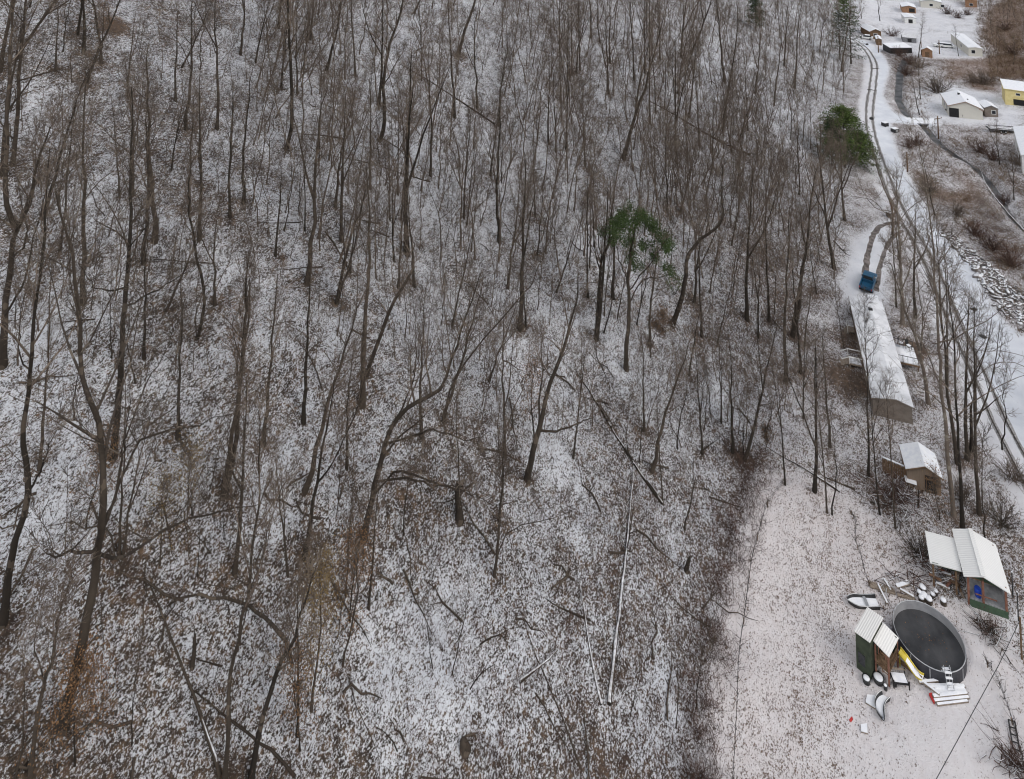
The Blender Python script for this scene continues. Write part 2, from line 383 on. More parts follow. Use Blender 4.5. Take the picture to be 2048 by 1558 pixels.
# tyre tracks on the driveway
for pl,wd,sd_ in (([(1800,446),(1768,452),(1750,468),(1739,500),(1732,540),(1728,580)],.8,1),([(1806,462),(1785,478),(1770,505),(1759,540),(1753,585)],.6,2),([(2010,690),(1985,706),(1960,704),(1950,700)],.1,3),([(2060,722),(2030,712),(2000,706),(1975,706)],.12,4),([(2060,745),(2030,730),(2000,729),(1980,735)],.12,5)):
    o=ribbon('tyre_track',smoothline(flat(pl),.8),0,wd,.016,'mud',None,.3,sd_); tag(o,'dark tyre track pressed into the snow',kind='structure')

# ------------------------------------------------------------------ trees
UP=np.array([0,0,1.])
def branch(p0,d,L,n,rng,up=.1,wb=.12):
    d=np.array(d,float); P=[np.array(p0,float)]; st=L/(n-1); W=rng.normal(0,wb,(n-1,3))
    for i in range(n-1):
        d=d+UP*up+W[i]; d/=math.sqrt(d@d); P.append(P[-1]+d*st)
    return P
def offdir(d,ang,rng):
    a=rng.normal(0,1,3); a-=a@d*d; a/=math.sqrt(a@a)+1e-9
    return d*math.cos(ang)+a*math.sin(ang)
def crown_of(path,rad,rng,crown0=.4,n1=14,n2=6,n3=5,n4=2,spread=1.,tw=1.,up=.10,tips=None):
    P=np.array(path); seg=np.linalg.norm(np.diff(P,axis=0),axis=1); cum=np.r_[0,np.cumsum(seg)]; H=cum[-1]; out=[]
    az=rng.uniform(0,6.28)
    def at_(f):
        s=f*H; return np.array([np.interp(s,cum,P[:,k]) for k in range(3)]),float(np.interp(s,cum,rad))
    for i in range(n1):
        f=min(.985,crown0+(1-crown0)*((i+rng.uniform(.1,.9))/n1)**.85); p0,r0=at_(f); az+=2.4+rng.uniform(-.5,.5)
        el=R(rng.uniform(25,58)+22*f); d=np.array([math.cos(az)*math.cos(el),math.sin(az)*math.cos(el),math.sin(el)])
        L=H*(.36*(1-f)+.11)*rng.uniform(.6,1.25)*spread; r=max(.018,min(r0*.6,L*.016))
        b=branch(p0,d,L,6,rng,up,.13); out.append((b,[r,r*.8,r*.62,r*.45,r*.3,.012*tw],4))
        for j in range(n2):
            k=rng.integers(1,6); t=rng.uniform(0,1); q=b[k-1]*(1-t)+b[k]*t; dd=b[k]-b[k-1]; dd/=math.sqrt(dd@dd)
            L2=max(.5,L*.45*(1.15-.14*k)*rng.uniform(.6,1.2)); b2=branch(q,offdir(dd,R(rng.uniform(28,52)),rng),L2,4,rng,up*.8,.16)
            r2=max(.013,r*.42*(1.1-.15*k)); out.append((b2,[r2,r2*.75,r2*.5,.009*tw],3))
            for m in range(n3):
                k2=rng.integers(1,4); t=rng.uniform(0,1); q2=b2[k2-1]*(1-t)+b2[k2]*t; d2=b2[k2]-b2[k2-1]; d2/=math.sqrt(d2@d2)
                L3=rng.uniform(.35,1.0)*min(1.5,.55+H*.03); b3=branch(q2,offdir(d2,R(rng.uniform(22,50)),rng),L3,3,rng,.06,.14); out.append((b3,[.0125*tw,.010*tw,.006*tw],3))
                if tips is not None: tips.append(b3[-1])
                for _ in range(n4):
                    t=rng.uniform(.2,.9); q3=b3[0]*(1-t)+b3[2]*t; d3=b3[2]-b3[0]; d3/=math.sqrt(d3@d3)
                    e=q3+offdir(d3,R(rng.uniform(25,50)),rng)*L3*rng.uniform(.35,.65); out.append(([q3,e],[.009*tw,.005*tw],3))
    return out
def trunk_path(H,rng,bend=1.,n=10):
    a=rng.uniform(0,6.28); ph=rng.uniform(0,6.28); A=rng.uniform(.1,.45)*bend
    P=[]
    for i in range(n):
        f=i/(n-1); x=A*math.sin(f*3.2+ph)-A*math.sin(ph)+rng.normal(0,.05*bend)*(i>0); y=A*.6*math.sin(f*4.5+ph*2)-A*.6*math.sin(ph*2)+rng.normal(0,.05*bend)*(i>0)
        P.append((x*math.cos(a)-y*math.sin(a),x*math.sin(a)+y*math.cos(a),f*H-.25*(i==0)))
    return P
def taper(r,n): return [r*(1.35 if i==0 else 1)*(1-.86*(i/(n-1))**.9) for i in range(n)]
def tree_mesh(seed,H=18.,r=.19,fork=0,crown0=.42,bend=1.,dens=(14,6,5,2),spread=1.,tw=1.):
    rng=np.random.default_rng(seed); n=11; P=trunk_path(H,rng,bend,n); rad=taper(r,n); tr=[(P,rad,8)]; cr=crown_of(P,rad,rng,crown0,*dens,spread=spread,tw=tw)
    if fork:
        for _ in range(fork):
            k=rng.integers(3,6); p0=np.array(P[k]); az=rng.uniform(0,6.28); d=(math.cos(az)*.45,math.sin(az)*.45,.9)
            L=H*(1-k/(n-1))*rng.uniform(.8,.98); b=branch(p0,d,L,8,rng,.07,.05); rr=[rad[k]*.78*(1-.8*i/7) for i in range(8)]; tr.append((b,rr,6))
            cr+=crown_of(b,rr,rng,.25,dens[0]//2,*dens[1:],spread=spread*1.1,tw=tw)
    return tr,cr
VARS=[]
specs=[(0,18,.19,0,.45,1),(1,20,.2,0,.5,.8),(2,17,.18,1,.42,1.2),(3,19,.2,1,.45,1),(4,16,.17,0,.38,1.6),(5,21,.22,2,.42,.9),(6,18,.18,0,.55,1.4),(7,17,.2,1,.5,1.3),(8,20,.19,0,.36,1),(9,19,.18,1,.35,1.7)]
for sd_,H,r,fk,c0,bd in specs:
    tr,cr=tree_mesh(100+sd_,H,r,fk,c0,bd,(12,5,5,2)); VARS.append((H,r,fk,mesh_np('trunk',*tubes(tr),'bark',True),mesh_np('crown',*tubes([(a,[q*(.82 if n_==3 else 1) for q in r_],n_) for a,r_,n_ in cr]),'twig')))
SAPS=[]
for sd_ in range(5):
    H=8.; tr,cr=tree_mesh(200+sd_,H,.05,sd_%2,.3,.9,(9,4,4,1),.8,.8); SAPS.append((H,.05,sd_%2,mesh_np('trunk',*tubes(tr),'bark',True),mesh_np('crown',*tubes(cr),'twig')))
TREES=[]   # (root, base px, attributes) for the labels
rnd=random.Random(7)
GRP='bare winter trees on the snowy slope'
def place(var,base,H,rscale,lean,leany=0.,name='bare_tree'):
    Hv,rv,fk,mt,mc=var; root=empty(name,base); s=H/Hv; sx=s*rscale
    root.rotation_euler=(leany,lean,0)
    az=rnd.uniform(0,6.28)
    for nm,me in (('trunk',mt),('crown',mc)):
        o=link(nm,me,root); o.rotation_euler=(0,0,az); o.scale=(sx if nm=='trunk' else s*1.0,sx if nm=='trunk' else s*1.0,s)
        if nm=='crown': o.scale=(s,s,s)
    return root
def auto_tree(bx,by,tx,ty,wpx,ext=1.3,Hmin=9.,Hmax=23.,name='bare_tree'):
    b=at(bx,by); k=scl(b); T=atY(tx,ty,b[1]); dX,dZ=T[0]-b[0],T[2]-b[2]; vis=math.hypot(dX,dZ)
    d=max(.07,wpx/k); H=min(Hmax,max(Hmin if d>.14 else 6.,vis*ext, d*38)); lean=math.atan2(dX,dZ)
    if d<.17 and H<12: var=rnd.choice(SAPS); rs=min(2.2,(d/2)/(var[1]*H/var[0]))
    else: var=rnd.choice(VARS); rs=min(1.7,max(.45,(d/2)/(var[1]*H/var[0])))
    root=place(var,(b[0],b[1],b[2]-.1),H,rs,lean,R(rnd.uniform(-3,3)),name)
    TREES.append((root,bx,by,d,math.degrees(lean),var[2],H)); return root
# --- straight trees read off the photograph, per enlarged quarter: (base x, base y, top x, top y, width) in enlarged pixels
K=2048/600.
QA={(0,0):[(570,365,575,0,22),(590,560,790,0,22),(110,400,330,80,24),(10,1190,60,560,28),(0,480,60,0,28),(290,1490,480,900,28),(870,660,920,200,14),(1200,690,1200,300,17),(1240,460,1300,330,14),(1270,880,1310,100,23),(1480,880,1530,50,22),(1640,370,1660,150,18),(1745,425,1840,0,14),(1900,190,1910,0,18),(1830,360,1830,0,8),(1920,600,1960,200,16),(1170,1160,1240,700,12),(1290,1440,1290,900,20),(1570,1480,1590,800,22),(1660,1390,1680,900,24),(820,1350,780,800,14),(905,1330,910,600,20),(490,560,480,240,8),(1800,870,1830,720,7),(2030,640,2048,0,14),(120,420,160,0,16),(430,350,470,100,10),(380,480,360,100,14),(690,430,690,100,20),(1370,1260,1380,900,14)],
(500,0):[(410,270,430,0,16),(520,480,640,0,20),(360,480,390,200,12),(310,640,330,0,16),(880,710,900,200,22),(580,1410,620,1180,20),(820,1290,820,600,17),(890,1200,890,960,9),(1395,800,1370,150,20),(1420,385,1530,0,24),(1550,740,1550,420,17),(1640,1200,1700,700,12),(1460,1490,1480,900,16),(1480,1535,1530,1000,9),(1230,1200,1250,500,18),(1170,550,1180,0,10),(955,1500,950,1290,11),(1945,1480,1930,1060,12),(1120,90,1160,0,14),(1720,1250,1730,1000,8),(1030,1500,1100,700,14),(720,520,710,0,16),(1010,1330,1000,700,12),(470,1130,480,500,10),(1700,860,1720,500,16),(2040,980,2040,500,14)],
(1100,0):[(340,290,330,0,10),(280,260,270,0,14),(205,480,190,0,12),(180,500,190,100,13),(150,500,150,0,12),(410,430,400,50,14),(575,550,560,0,13),(645,500,640,0,12),(750,400,740,0,13),(895,390,920,100,15),(960,370,1030,180,16),(685,850,690,100,14),(720,770,700,300,10),(500,1080,590,760,28),(485,1070,460,920,13),(400,640,385,200,15),(110,1020,120,0,13),(75,700,70,0,10),(865,1120,860,400,15),(945,800,950,600,15),(780,740,790,400,8),(1175,900,1210,600,20),(1110,1150,1110,800,14),(1350,890,1340,500,10),(1280,970,1320,850,12),(1670,600,1700,300,15),(800,1450,810,1000,13),(890,1450,950,1180,13),(1700,1330,1710,1000,12),(1850,1240,1850,900,12),(40,1040,30,500,12),(240,1130,230,700,12),(1990,490,2010,300,12),(1240,1040,1180,600,12),(1020,1000,1010,700,14),(870,640,930,300,12),(1530,720,1560,300,12),(1400,640,1420,200,12),(1600,450,1620,100,12),(1190,560,1150,150,18)],
(0,400):[(1130,755,1300,350,20),(1465,715,1490,200,19),(620,750,650,400,8),(765,1080,760,500,8),(635,1110,650,700,8),(105,870,120,500,8),(275,450,300,250,8),(985,1080,1000,500,22),(1880,380,1890,0,17),(510,1500,560,1100,12),(985,430,1000,-500,28),(1360,270,1370,-600,26),(570,700,630,-600,34),(1055,280,1070,-800,36),(1570,110,1570,-300,20),(340,800,370,500,8),(1340,930,1350,500,8),(480,520,520,200,9),(930,1250,960,700,12)],
(500,400):[(390,565,480,-100,36),(625,280,640,-500,24),(590,705,700,250,20),(685,500,710,200,14),(985,420,970,0,15),(1010,600,1040,0,19),(1070,370,1080,-200,36),(1380,865,1500,260,15),(1510,350,1540,0,11),(1700,290,1690,-200,26),(1840,885,1850,250,32),(1880,860,1870,300,13),(1760,600,1800,100,20),(1960,370,2000,0,12),(1960,750,2000,500,8),(1055,940,1060,550,8),(1130,1170,1120,700,9),(1630,1240,1720,950,15),(1450,120,1460,-200,14),(1485,170,1500,0,11),(1120,590,1100,200,20),(945,130,950,-200,12),(375,210,390,-100,12),(1870,840,1900,450,12),(1300,860,1310,600,8),(230,210,240,0,10),(340,100,345,-100,9)],
(1100,400):[(315,950,345,500,28),(260,665,240,0,15),(430,670,430,300,22),(370,790,400,500,10),(365,910,440,650,10),(675,1000,720,400,20),(690,1080,710,800,8),(985,700,1020,480,18),(1035,930,1020,400,18),(1140,1000,1180,800,11),(1345,820,1350,400,27),(1420,940,1410,500,15),(1495,830,1470,200,19),(1610,1240,1600,300,26),(1655,930,1700,600,30),(1710,1180,1690,700,20),(1735,1000,1780,600,12),(1820,640,1800,380,11),(1940,470,1905,250,24),(2010,1020,1990,830,8),(40,630,100,440,13),(950,1200,1000,900,13),(270,460,280,100,11),(1250,600,1290,400,8),(1240,310,1290,50,11),(460,810,500,550,10),(300,320,320,0,10),(820,460,830,200,8),(1090,630,1110,300,10),(590,850,640,600,10),(1530,780,1560,500,8)],
(0,750):[(270,640,330,0,26),(1210,430,1215,-400,25),(1800,470,1860,-100,30),(1535,810,1640,0,38),(1600,1350,1650,300,33),(820,550,840,0,10),(840,1220,960,600,20),(810,1220,830,800,22),(1350,1380,1370,900,8),(510,320,560,-100,12),(1530,1120,1550,800,7)],
(500,750):[(365,320,400,-400,28),(370,790,620,0,38),(370,1240,500,400,32),(660,640,700,0,20),(260,1370,215,800,17),(650,1500,690,700,13),(810,1590,880,900,19),(1170,430,1160,-350,25),(1740,540,1740,-200,22),(765,200,755,-800,42),(1320,320,1400,0,26),(1700,1000,1710,800,18),(1440,930,1430,700,16),(600,850,640,400,7)],
(1100,750):[(640,380,630,0,17),(690,660,850,100,26),(1040,540,1000,0,17),(1245,530,1230,0,20),(1325,580,1440,0,24),(1320,540,1330,200,8),(1170,330,1165,0,12),(1095,270,1080,0,8),(1605,750,1555,80,13),(1470,430,1560,50,8),(1805,795,1800,0,26),(1890,940,1830,300,13),(1925,950,1900,400,11),(1910,490,1880,100,20),(1730,300,1730,0,11),(770,880,750,500,13),(915,1050,920,700,11),(605,600,590,450,8),(1045,380,1065,50,9),(520,1200,560,900,8)],
(0,1108):[(100,1530,130,1200,16),(900,1300,930,900,10)],(500,1108):[(320,1240,320,850,20),(1250,780,1245,600,7),(1380,820,1420,500,8),(630,750,640,300,16)],(1100,1108):[(545,1100,560,900,6),(860,1190,880,900,8),(1000,1050,1040,700,8)]}
used=[]
for (ox,oy),L in QA.items():
    for a,b_,c,d_,wd in L:
        X0,Y0=ox+a/K,oy+b_/K
        if any(abs(X0-q[0])<6 and abs(Y0-q[1])<9 for q in used): continue
        used.append((X0,Y0)); auto_tree(X0,Y0,ox+c/K,oy+d_/K,wd/K)
for a,b_,c,d_,wd in [(1925,1056,1895,640,7.5),(1959,1029,1950,700,8),(1915,928,1880,560,8),(1935,920,1942,700,8),(1791,1057,1775,820,3.6),(1760,1029,1745,780,3.6),(1736,954,1735,690,5),(1831,636,1832,480,6),(1793,614,1785,470,3.5),(1689,441,1684,330,5),(1947,905,1955,740,5),(2005,900,2010,800,3),(1975,1100,1962,900,3.5),(1837,115,1843,68,2.2),(1760,42,1757,12,1.6),(1917,112,1915,90,1.4),(1841,198,1838,165,2.),(1839,230,1832,200,2.),(2000,330,1996,290,2.),(2028,400,2024,330,2.),(1870,430,1850,350,3)]:
    used.append((a,b_)); auto_tree(a,b_,c,d_,wd)
# --- trees with a path of their own (photo pixels): path, base width px, extra limbs, extra height, crown start
HERO=[([(125,1452),(145,1360),(162,1290),(180,1200),(195,1110),(204,1040),(210,960),(205,890),(185,810),(165,750)],22,[[(200,1085),(225,1000),(240,930),(258,860),(290,770)],[(200,1150),(245,1118),(300,1080),(345,1048),(415,1028)],[(187,1122),(165,1108),(140,1103),(118,1110)],[(215,1035),(255,930),(300,870),(360,860)]],.5),
([(5,1245),(20,1150),(33,1080),(58,985),(50,920),(48,850),(58,780),(64,710),(68,640)],15,[[(60,975),(75,950),(90,925)],[(62,770),(48,730),(40,690)]],.55),
([(726,1078),(738,1020),(752,965),(770,890),(795,835),(835,803),(880,780)],13,[[(752,978),(790,945),(830,950),(930,985)],[(768,965),(800,955),(850,965),(905,975)],[(785,872),(830,870),(880,860),(930,880)],[(762,930),(790,880),(815,860)],[(800,833),(815,790),(825,760)]],.6),
([(1054,958),(1066,900),(1078,860),(1092,800),(1110,745),(1130,690)],13,[[(1078,855),(1078,800),(1085,740)],[(1076,855),(1110,860),(1150,850)]],.5),
([(502,1552),(525,1440),(545,1370),(565,1320),(590,1275)],12,[],.45),
([(450,1558),(456,1440),(462,1350),(485,1240),(500,1160),(512,1050)],10,[[(478,1270),(500,1180),(530,1090)]],.5),
([(60,1556),(72,1450),(88,1375),(100,1330),(112,1280)],9,[[(88,1375),(75,1320),(70,1280)]],.4),
([(226,914),(240,760),(246,650),(254,545),(258,500),(262,420)],14,[[(252,640),(300,590),(345,560)],[(248,600),(225,580),(200,575)],[(256,510),(280,470)]],.5),
([(5,730),(8,660),(10,600),(22,520),(35,450),(60,410)],14,[[(12,640),(50,560),(62,500),(80,430),(95,370)],[(62,520),(52,480),(50,440)]],.5),
([(571,299),(580,270),(585,235),(583,160),(579,90),(576,20)],9,[],.4),
([(758,280),(767,260),(769,200),(768,150),(780,90),(800,30)],9,[[(768,180),(785,140)]],.4),
([(393,676),(404,645),(407,575),(395,520),(378,430)],7,[],.4),
([(731,752),(760,670),(790,600),(822,545)],9,[],.3),
([(887,844),(900,780),(950,700),(1010,630),(1060,570)],4,[[(905,770),(930,700),(935,640)]],.35),
([(988,1151),(998,1080),(1002,1010),(1006,960)],6,[[(992,1125),(1008,1080),(1025,1060),(1090,1040)],[(1006,965),(995,950)]],.3),
([(1343,649),(1360,610),(1372,550),(1373,520),(1390,490),(1440,450)],10,[],.5),
([(450,987),(462,930),(472,880),(480,800),(484,720),(492,640)],12,[],.4),
([(1192,678),(1196,620),(1200,560),(1204,520),(1218,485)],8,[[(1204,520),(1196,470),(1192,420)]],.45),
([(1908,1033),(1897,920),(1884,790),(1878,700),(1874,620),(1868,540)],9,[[(1878,700),(1893,640),(1905,590)],[(1884,780),(1868,740),(1850,700)]],.55),
([(1857,807),(1847,740),(1838,700),(1826,660),(1810,620)],8,[[(1843,715),(1846,650),(1860,600)],[(1838,700),(1845,640),(1835,560)]],.5),
([(1805,648),(1804,600),(1801,540),(1800,500),(1797,455)],8,[[(1808,570),(1818,545),(1828,510)],[(1797,520),(1785,505)]],.55),
([(673,606),(683,550),(700,480),(708,450),(720,430)],7,[],.4),
([(1585,672),(1590,620),(1600,570),(1612,500)],8,[],.4),
([(30,448),(14,410),(10,340),(14,240),(18,150),(22,60)],10,[],.5),
([(26,330),(32,250),(38,180),(44,90),(52,10)],9,[[(30,290),(8,255),(-5,240)]],.5)]
def lift_path(px,Y,rng,wd=.5):
    out=[]
    for i,(x,y) in enumerate(px):
        dy=rng.normal(0,wd)*(i>0); out.append(atY(x,y,Y+dy))
    return out
def hero(px,wpx,limbs,ext,seed,bark='bark',twig='twig',dens=(12,5,5,2),crown0=.45,name='bare_tree',tips=None,up=.08):
    rng=np.random.default_rng(seed); b=at(*px[0]); k=scl(b); r=.5*wpx/k; W=lift_path(px,b[1],rng); base=np.array(b)-[0,0,.15]
    P=[np.array(q)-base for q in W]; P[0]=np.array([0,0,0.])
    d=P[-1]-P[-2]; d/=np.linalg.norm(d); L=sum(np.linalg.norm(P[i+1]-P[i]) for i in range(len(P)-1)); P2=P+branch(P[-1],d*.6+UP*.6,L*ext,5,rng,.1,.08)[1:]
    P2=smoothline(P2,1.1); P2[2:-1]+=rng.normal(0,.045,(len(P2)-3,3)); n=len(P2); rad=taper(r,n); tr=[([tuple(q) for q in P2],rad,10)]
    cr=crown_of(P2,rad,rng,crown0,*dens,up=up,tips=tips)
    for lm in limbs:
        Lp=[np.array(q)-base for q in lift_path(lm,b[1],rng,.8)]; j=int(np.argmin(np.linalg.norm(P2-Lp[0],axis=1))); Lp[0]=P2[j]
        Lp=Lp+branch(Lp[-1],(Lp[-1]-Lp[-2])/np.linalg.norm(Lp[-1]-Lp[-2]),3.,4,rng,.08,.1)[1:]
        Lp=smoothline(Lp,.7); Lp[1:]+=rng.normal(0,.06,(len(Lp)-1,3)); rr=[max(.02,rad[j]*.44*(1-.85*i/(len(Lp)-1))) for i in range(len(Lp))]; tr.append(([tuple(q) for q in Lp],rr,7))
        cr+=crown_of(Lp,rr,rng,.25,dens[0]//2+1,*dens[1:],up=up,spread=1.5,tips=tips)
    root=empty(name,tuple(base)); link('trunk',mesh_np('trunk',*tubes(tr),bark,True),root); link('crown',mesh_np('crown',*tubes(cr),twig),root)
    return root,r*2,len(limbs)
for i,(px,wd,lm,ext) in enumerate(HERO):
    pale=i in (18,19,20)
    root,d,nl=hero(px,wd,lm,ext,500+i,'bark_pale' if pale else 'bark','bark_pale' if pale else 'twig')
    b=root.location; lean=math.degrees(math.atan2(px[-1][0]-px[0][0],px[0][1]-px[-1][1]))
    TREES.append((root,px[0][0],px[0][1],d,lean,min(2,nl) if nl else 0,16)); used.append(px[0])
# --- fill the gaps between the traced trees
def hillpix(x,y):
    if y<930 and x>1690: return False
    lim=1690 if y<620 else 1690-(y-620)*.30 if y<930 else 1500-(y-930)*.18
    return x<lim
cand=[]; tries=0
while len(TREES)+len(cand)<296 and tries<9000:
    tries+=1; x=rnd.uniform(0,1700); y=1500*rnd.random()**1.7
    if x<700 and rnd.random()<.45: continue
    if y>750 and rnd.random()<.5: continue
    if not hillpix(x,y) or (1205<x<1345 and 500<y<730) or (1625<x<1765 and 215<y<440): continue
    sp=16+y*.035
    if any(abs(x-a)<sp and abs(y-b_)<sp*1.2 for a,b_ in used): continue
    used.append((x,y)); cand.append((x,y))
for x,y in cand:
    b=at(x,y); k=scl(b); d=rnd.choice([.1,.13,.16,.2,.24,.3]); H=min(20,max(7,d*62)); ln=R(rnd.gauss(5 if x<900 else 2,4))
    auto_tree(x,y,x+math.sin(ln)*H*.7*k,y-math.cos(ln)*H*.7*k,d*k)
# --- the far, thick part of the wood (hundreds of small crowns): one mass
LV=[]
for sd_ in range(4):
    tr,cr=tree_mesh(300+sd_,14,.13,sd_%2,.34,1.8,(9,5,4,1),1.1,1.05); tr=[(a,[q*.75 for q in r_],n_) for a,r_,n_ in tr]; LV.append(tubes(tr+cr))
Vs=[];Qs=[];off=0; nfar=0
def put_far(b,s,ln):
    global off,nfar
    V,Q_=LV[rnd.randrange(4)]; a=rnd.uniform(0,6.28)
    x=V[:,0]*math.cos(a)-V[:,1]*math.sin(a); y=V[:,0]*math.sin(a)+V[:,1]*math.cos(a); z=V[:,2]
    X2=x*math.cos(ln)+z*math.sin(ln); Z2=-x*math.sin(ln)+z*math.cos(ln)
    Vs.append(np.stack([X2*s+b[0],y*s+b[1],Z2*s+b[2]],1)); Qs.append(Q_+off); off+=len(V); nfar+=1
tries=0
while nfar<600 and tries<40000:
    tries+=1; x=rnd.uniform(500,1740); y=-60+620*rnd.random()**1.3
    if x<1000 and rnd.random()<.62: continue
    if x>1250 or y<200: pass
    elif rnd.random()<.3: continue
    if not hillpix(x,y+10) and not (y<75 and x<1740): continue
    if x>1700 and y>70: continue
    sp=5.5+max(y,0)*.018
    if any(abs(x-a)<sp and abs(y-b_)<sp for a,b_ in used): continue
    if (1200<x<1352 and 500<y<720) or (1620<x<1765 and 215<y<440): continue
    used.append((x,y)); put_far(at(x,y),rnd.uniform(.5,1.15),R(rnd.gauss(4,9)))
for zx0,zx1,zy0,zy1,zn,sm in ((1330,1700,-40,470,170,1.),(0,1000,-30,760,190,.62),(900,1600,380,900,90,.6)):
    k_=0; t_=0
    while k_<zn and t_<6000:
        t_+=1; x=rnd.uniform(zx0,zx1); y=rnd.uniform(zy0,zy1)
        if not hillpix(x,y+10) or (1200<x<1352 and 500<y<720) or (1620<x<1765 and 215<y<440): continue
        if any(abs(x-a)<6 and abs(y-b_)<6 for a,b_ in used): continue
        used.append((x,y)); k_+=1; put_far(at(x,y),rnd.uniform(.45,1.)*sm,R(rnd.gauss(5,8)))
for _ in range(60):   # wooded top of the far right slope
    x=rnd.uniform(1950,2120); y=rnd.uniform(-40,165)
    if x<1975+ (y>60)*0 and y>100: continue
    put_far(at(x,y),rnd.uniform(.4,.75),R(rnd.gauss(0,5)))
o=link('far_woods',mesh_np('far_woods',np.concatenate(Vs),np.concatenate(Qs),'twig')); tag(o,'thick far part of the bare wood on the upper slopes',kind='stuff')

# --- undergrowth: thin stems over the forest floor
def stems(n,gen,seed,r=.012):
    rg=np.random.default_rng(seed); polys=[]
    for _ in range(n):
        q=gen(rg)
        if q is None: continue
        (x,y),h,cnt=q; z=float(zbase(x,y))
        for _k in range(cnt):
            a=rg.uniform(0,6.28); e=rg.uniform(.3,1.25); L=h*rg.uniform(.5,1.2); d=np.array([math.cos(a)*math.cos(e),math.sin(a)*math.cos(e),math.sin(e)]); p0=np.array([x+rg.normal(0,.25),y+rg.normal(0,.25),z-.03])
            b=branch(p0,d,L,4,rg,.03,.2); polys.append((b,[r,r*.85,r*.65,r*.35],3))
            for _m in range(3):
                k=rg.integers(1,4); polys.append(([b[k],b[k]+offdir((b[k]-b[k-1])/(np.linalg.norm(b[k]-b[k-1])+1e-6),.8,rg)*L*.35],[r*.6,r*.3],3))
    return tubes(polys)
def g_hill(rg):
    x=rg.uniform(-20,1700); y=rg.uniform(60,1600)
    if not hillpix(x,y): return None
    b=at(x,y); return (b[:2],rg.uniform(.5,1.6),int(rg.integers(1,5)))
def g_edge(rg):
    t=rg.random(); x=np.interp(t,[0,.3,.6,1],[1395,1410,1465,1510])+rg.normal(0,22); y=np.interp(t,[0,.3,.6,1],[1600,1330,1100,930])+rg.normal(0,20)
    b=at(x,y); return (b[:2],rg.uniform(.5,1.3),int(rg.integers(5,10)))
def g_low(rg):
    x=rg.uniform(850,1450); y=rg.uniform(800,1600); b=at(x,y); return (b[:2],rg.uniform(.4,1.1),int(rg.integers(3,8)))
V1,Q1=stems(2700,g_hill,1,.011); V2,Q2=stems(330,g_edge,2,.012); V3,Q3=stems(520,g_low,3,.012)
o=link('undergrowth',mesh_np('undergrowth',np.concatenate([V1,V2,V3]),np.concatenate([Q1,Q2+len(V1),Q3+len(V1)+len(V2)]),'bramble')); tag(o,'thin brown undergrowth and brambles scattered over the forest floor',kind='stuff')
VAL=flat([(1790,110),(1850,110),(1990,150),(1990,185),(1870,175),(1850,235),(1900,262),(2048,268),(2090,520),(2048,700),(1985,600),(1905,492),(1812,345),(1790,262),(1830,250),(1795,190)])
_vx=[q[0] for q in VAL]; _vy=[q[1] for q in VAL]
def g_val(rg):
    x=rg.uniform(min(_vx),max(_vx)); y=rg.uniform(min(_vy),max(_vy))
    if float(sdpoly(np.array([x]),np.array([y]),VAL)[0])<0 or float(dpoly(np.array([x]),np.array([y]),CREEK)[0])<1.5: return None
    return ((x,y),rg.uniform(.5,1.4),int(rg.integers(3,8)))
rgb_=np.random.default_rng(44); BRc=[]
while len(BRc)<260:
    x=rgb_.uniform(0,1690); y=rgb_.uniform(30,1600)
    if not hillpix(x,y): continue
    b=np.array(at(x,y)); a=rgb_.uniform(0,6.28); L=rgb_.uniform(1.2,4.5); q=[b+np.array([math.cos(a)*t*L+rgb_.normal(0,.12),math.sin(a)*t*L+rgb_.normal(0,.12),0]) for t in (0,.25,.5,.75,1)]
    for k in q: k[2]=float(zbase(k[0],k[1]))+.06+rgb_.uniform(0,.12)
    r=rgb_.uniform(.03,.09); BRc.append((q,[r,r*.9,r*.75,r*.5,r*.25],5))
    if rgb_.random()<.6: BRc.append(([q[2],q[2]+np.array([math.cos(a+.7),math.sin(a+.7),.12])*L*.35],[r*.6,r*.2],4))
o=link('fallen_branches',mesh_np('fallen_branches',*tubes(BRc),'bark')); tag(o,'dark fallen branches and sticks lying about the forest floor',kind='stuff')
EASTP=flat([(1960,10),(2060,-20),(2080,170),(1985,150),(1950,90)])
def g_east(rg):
    x=rg.uniform(1955,2090); y=rg.uniform(-10,165)
    if x<1975 and y>110: return None
    b=at(x,y); return (b[:2],rg.uniform(1.,2.6),int(rg.integers(3,7)))
V5,Q5=stems(900,g_east,10,.035)
o=link('slope_brush',mesh_np('slope_brush',V5,Q5,'tan_brush')); tag(o,'orange brown brush covering the far right slope',kind='stuff')
V4,Q4=stems(3800,g_val,9,.022)
o=link('valley_brush',mesh_np('valley_brush',V4,Q4,'tan_brush')); tag(o,'tangled brown brush and weeds along the creek banks of the valley',kind='stuff')

# --- leaves and needles
def tufts(pts,n,size,spread,seed,flat_=.6,asp=.35):
    rg=np.random.default_rng(seed); P=np.repeat(np.array(pts),n,axis=0)+rg.normal(0,spread,(len(pts)*n,3))
    d=rg.normal(0,1,P.shape); d[:,2]*=flat_; d/=np.linalg.norm(d,axis=1,keepdims=True); e=np.cross(d,rg.normal(0,1,P.shape)); e/=np.linalg.norm(e,axis=1,keepdims=True)
    s=size*rg.uniform(.6,1.3,(len(P),1)); V=np.stack([P-d*s*.5,P+e*s*asp*.5,P+d*s*.5,P-e*s*asp*.5],1).reshape(-1,3)
    return V,np.arange(len(V)).reshape(-1,4)
def sub(L,k,rg): 
    idx_=rg.permutation(len(L))[:k]; return [L[i] for i in idx_]
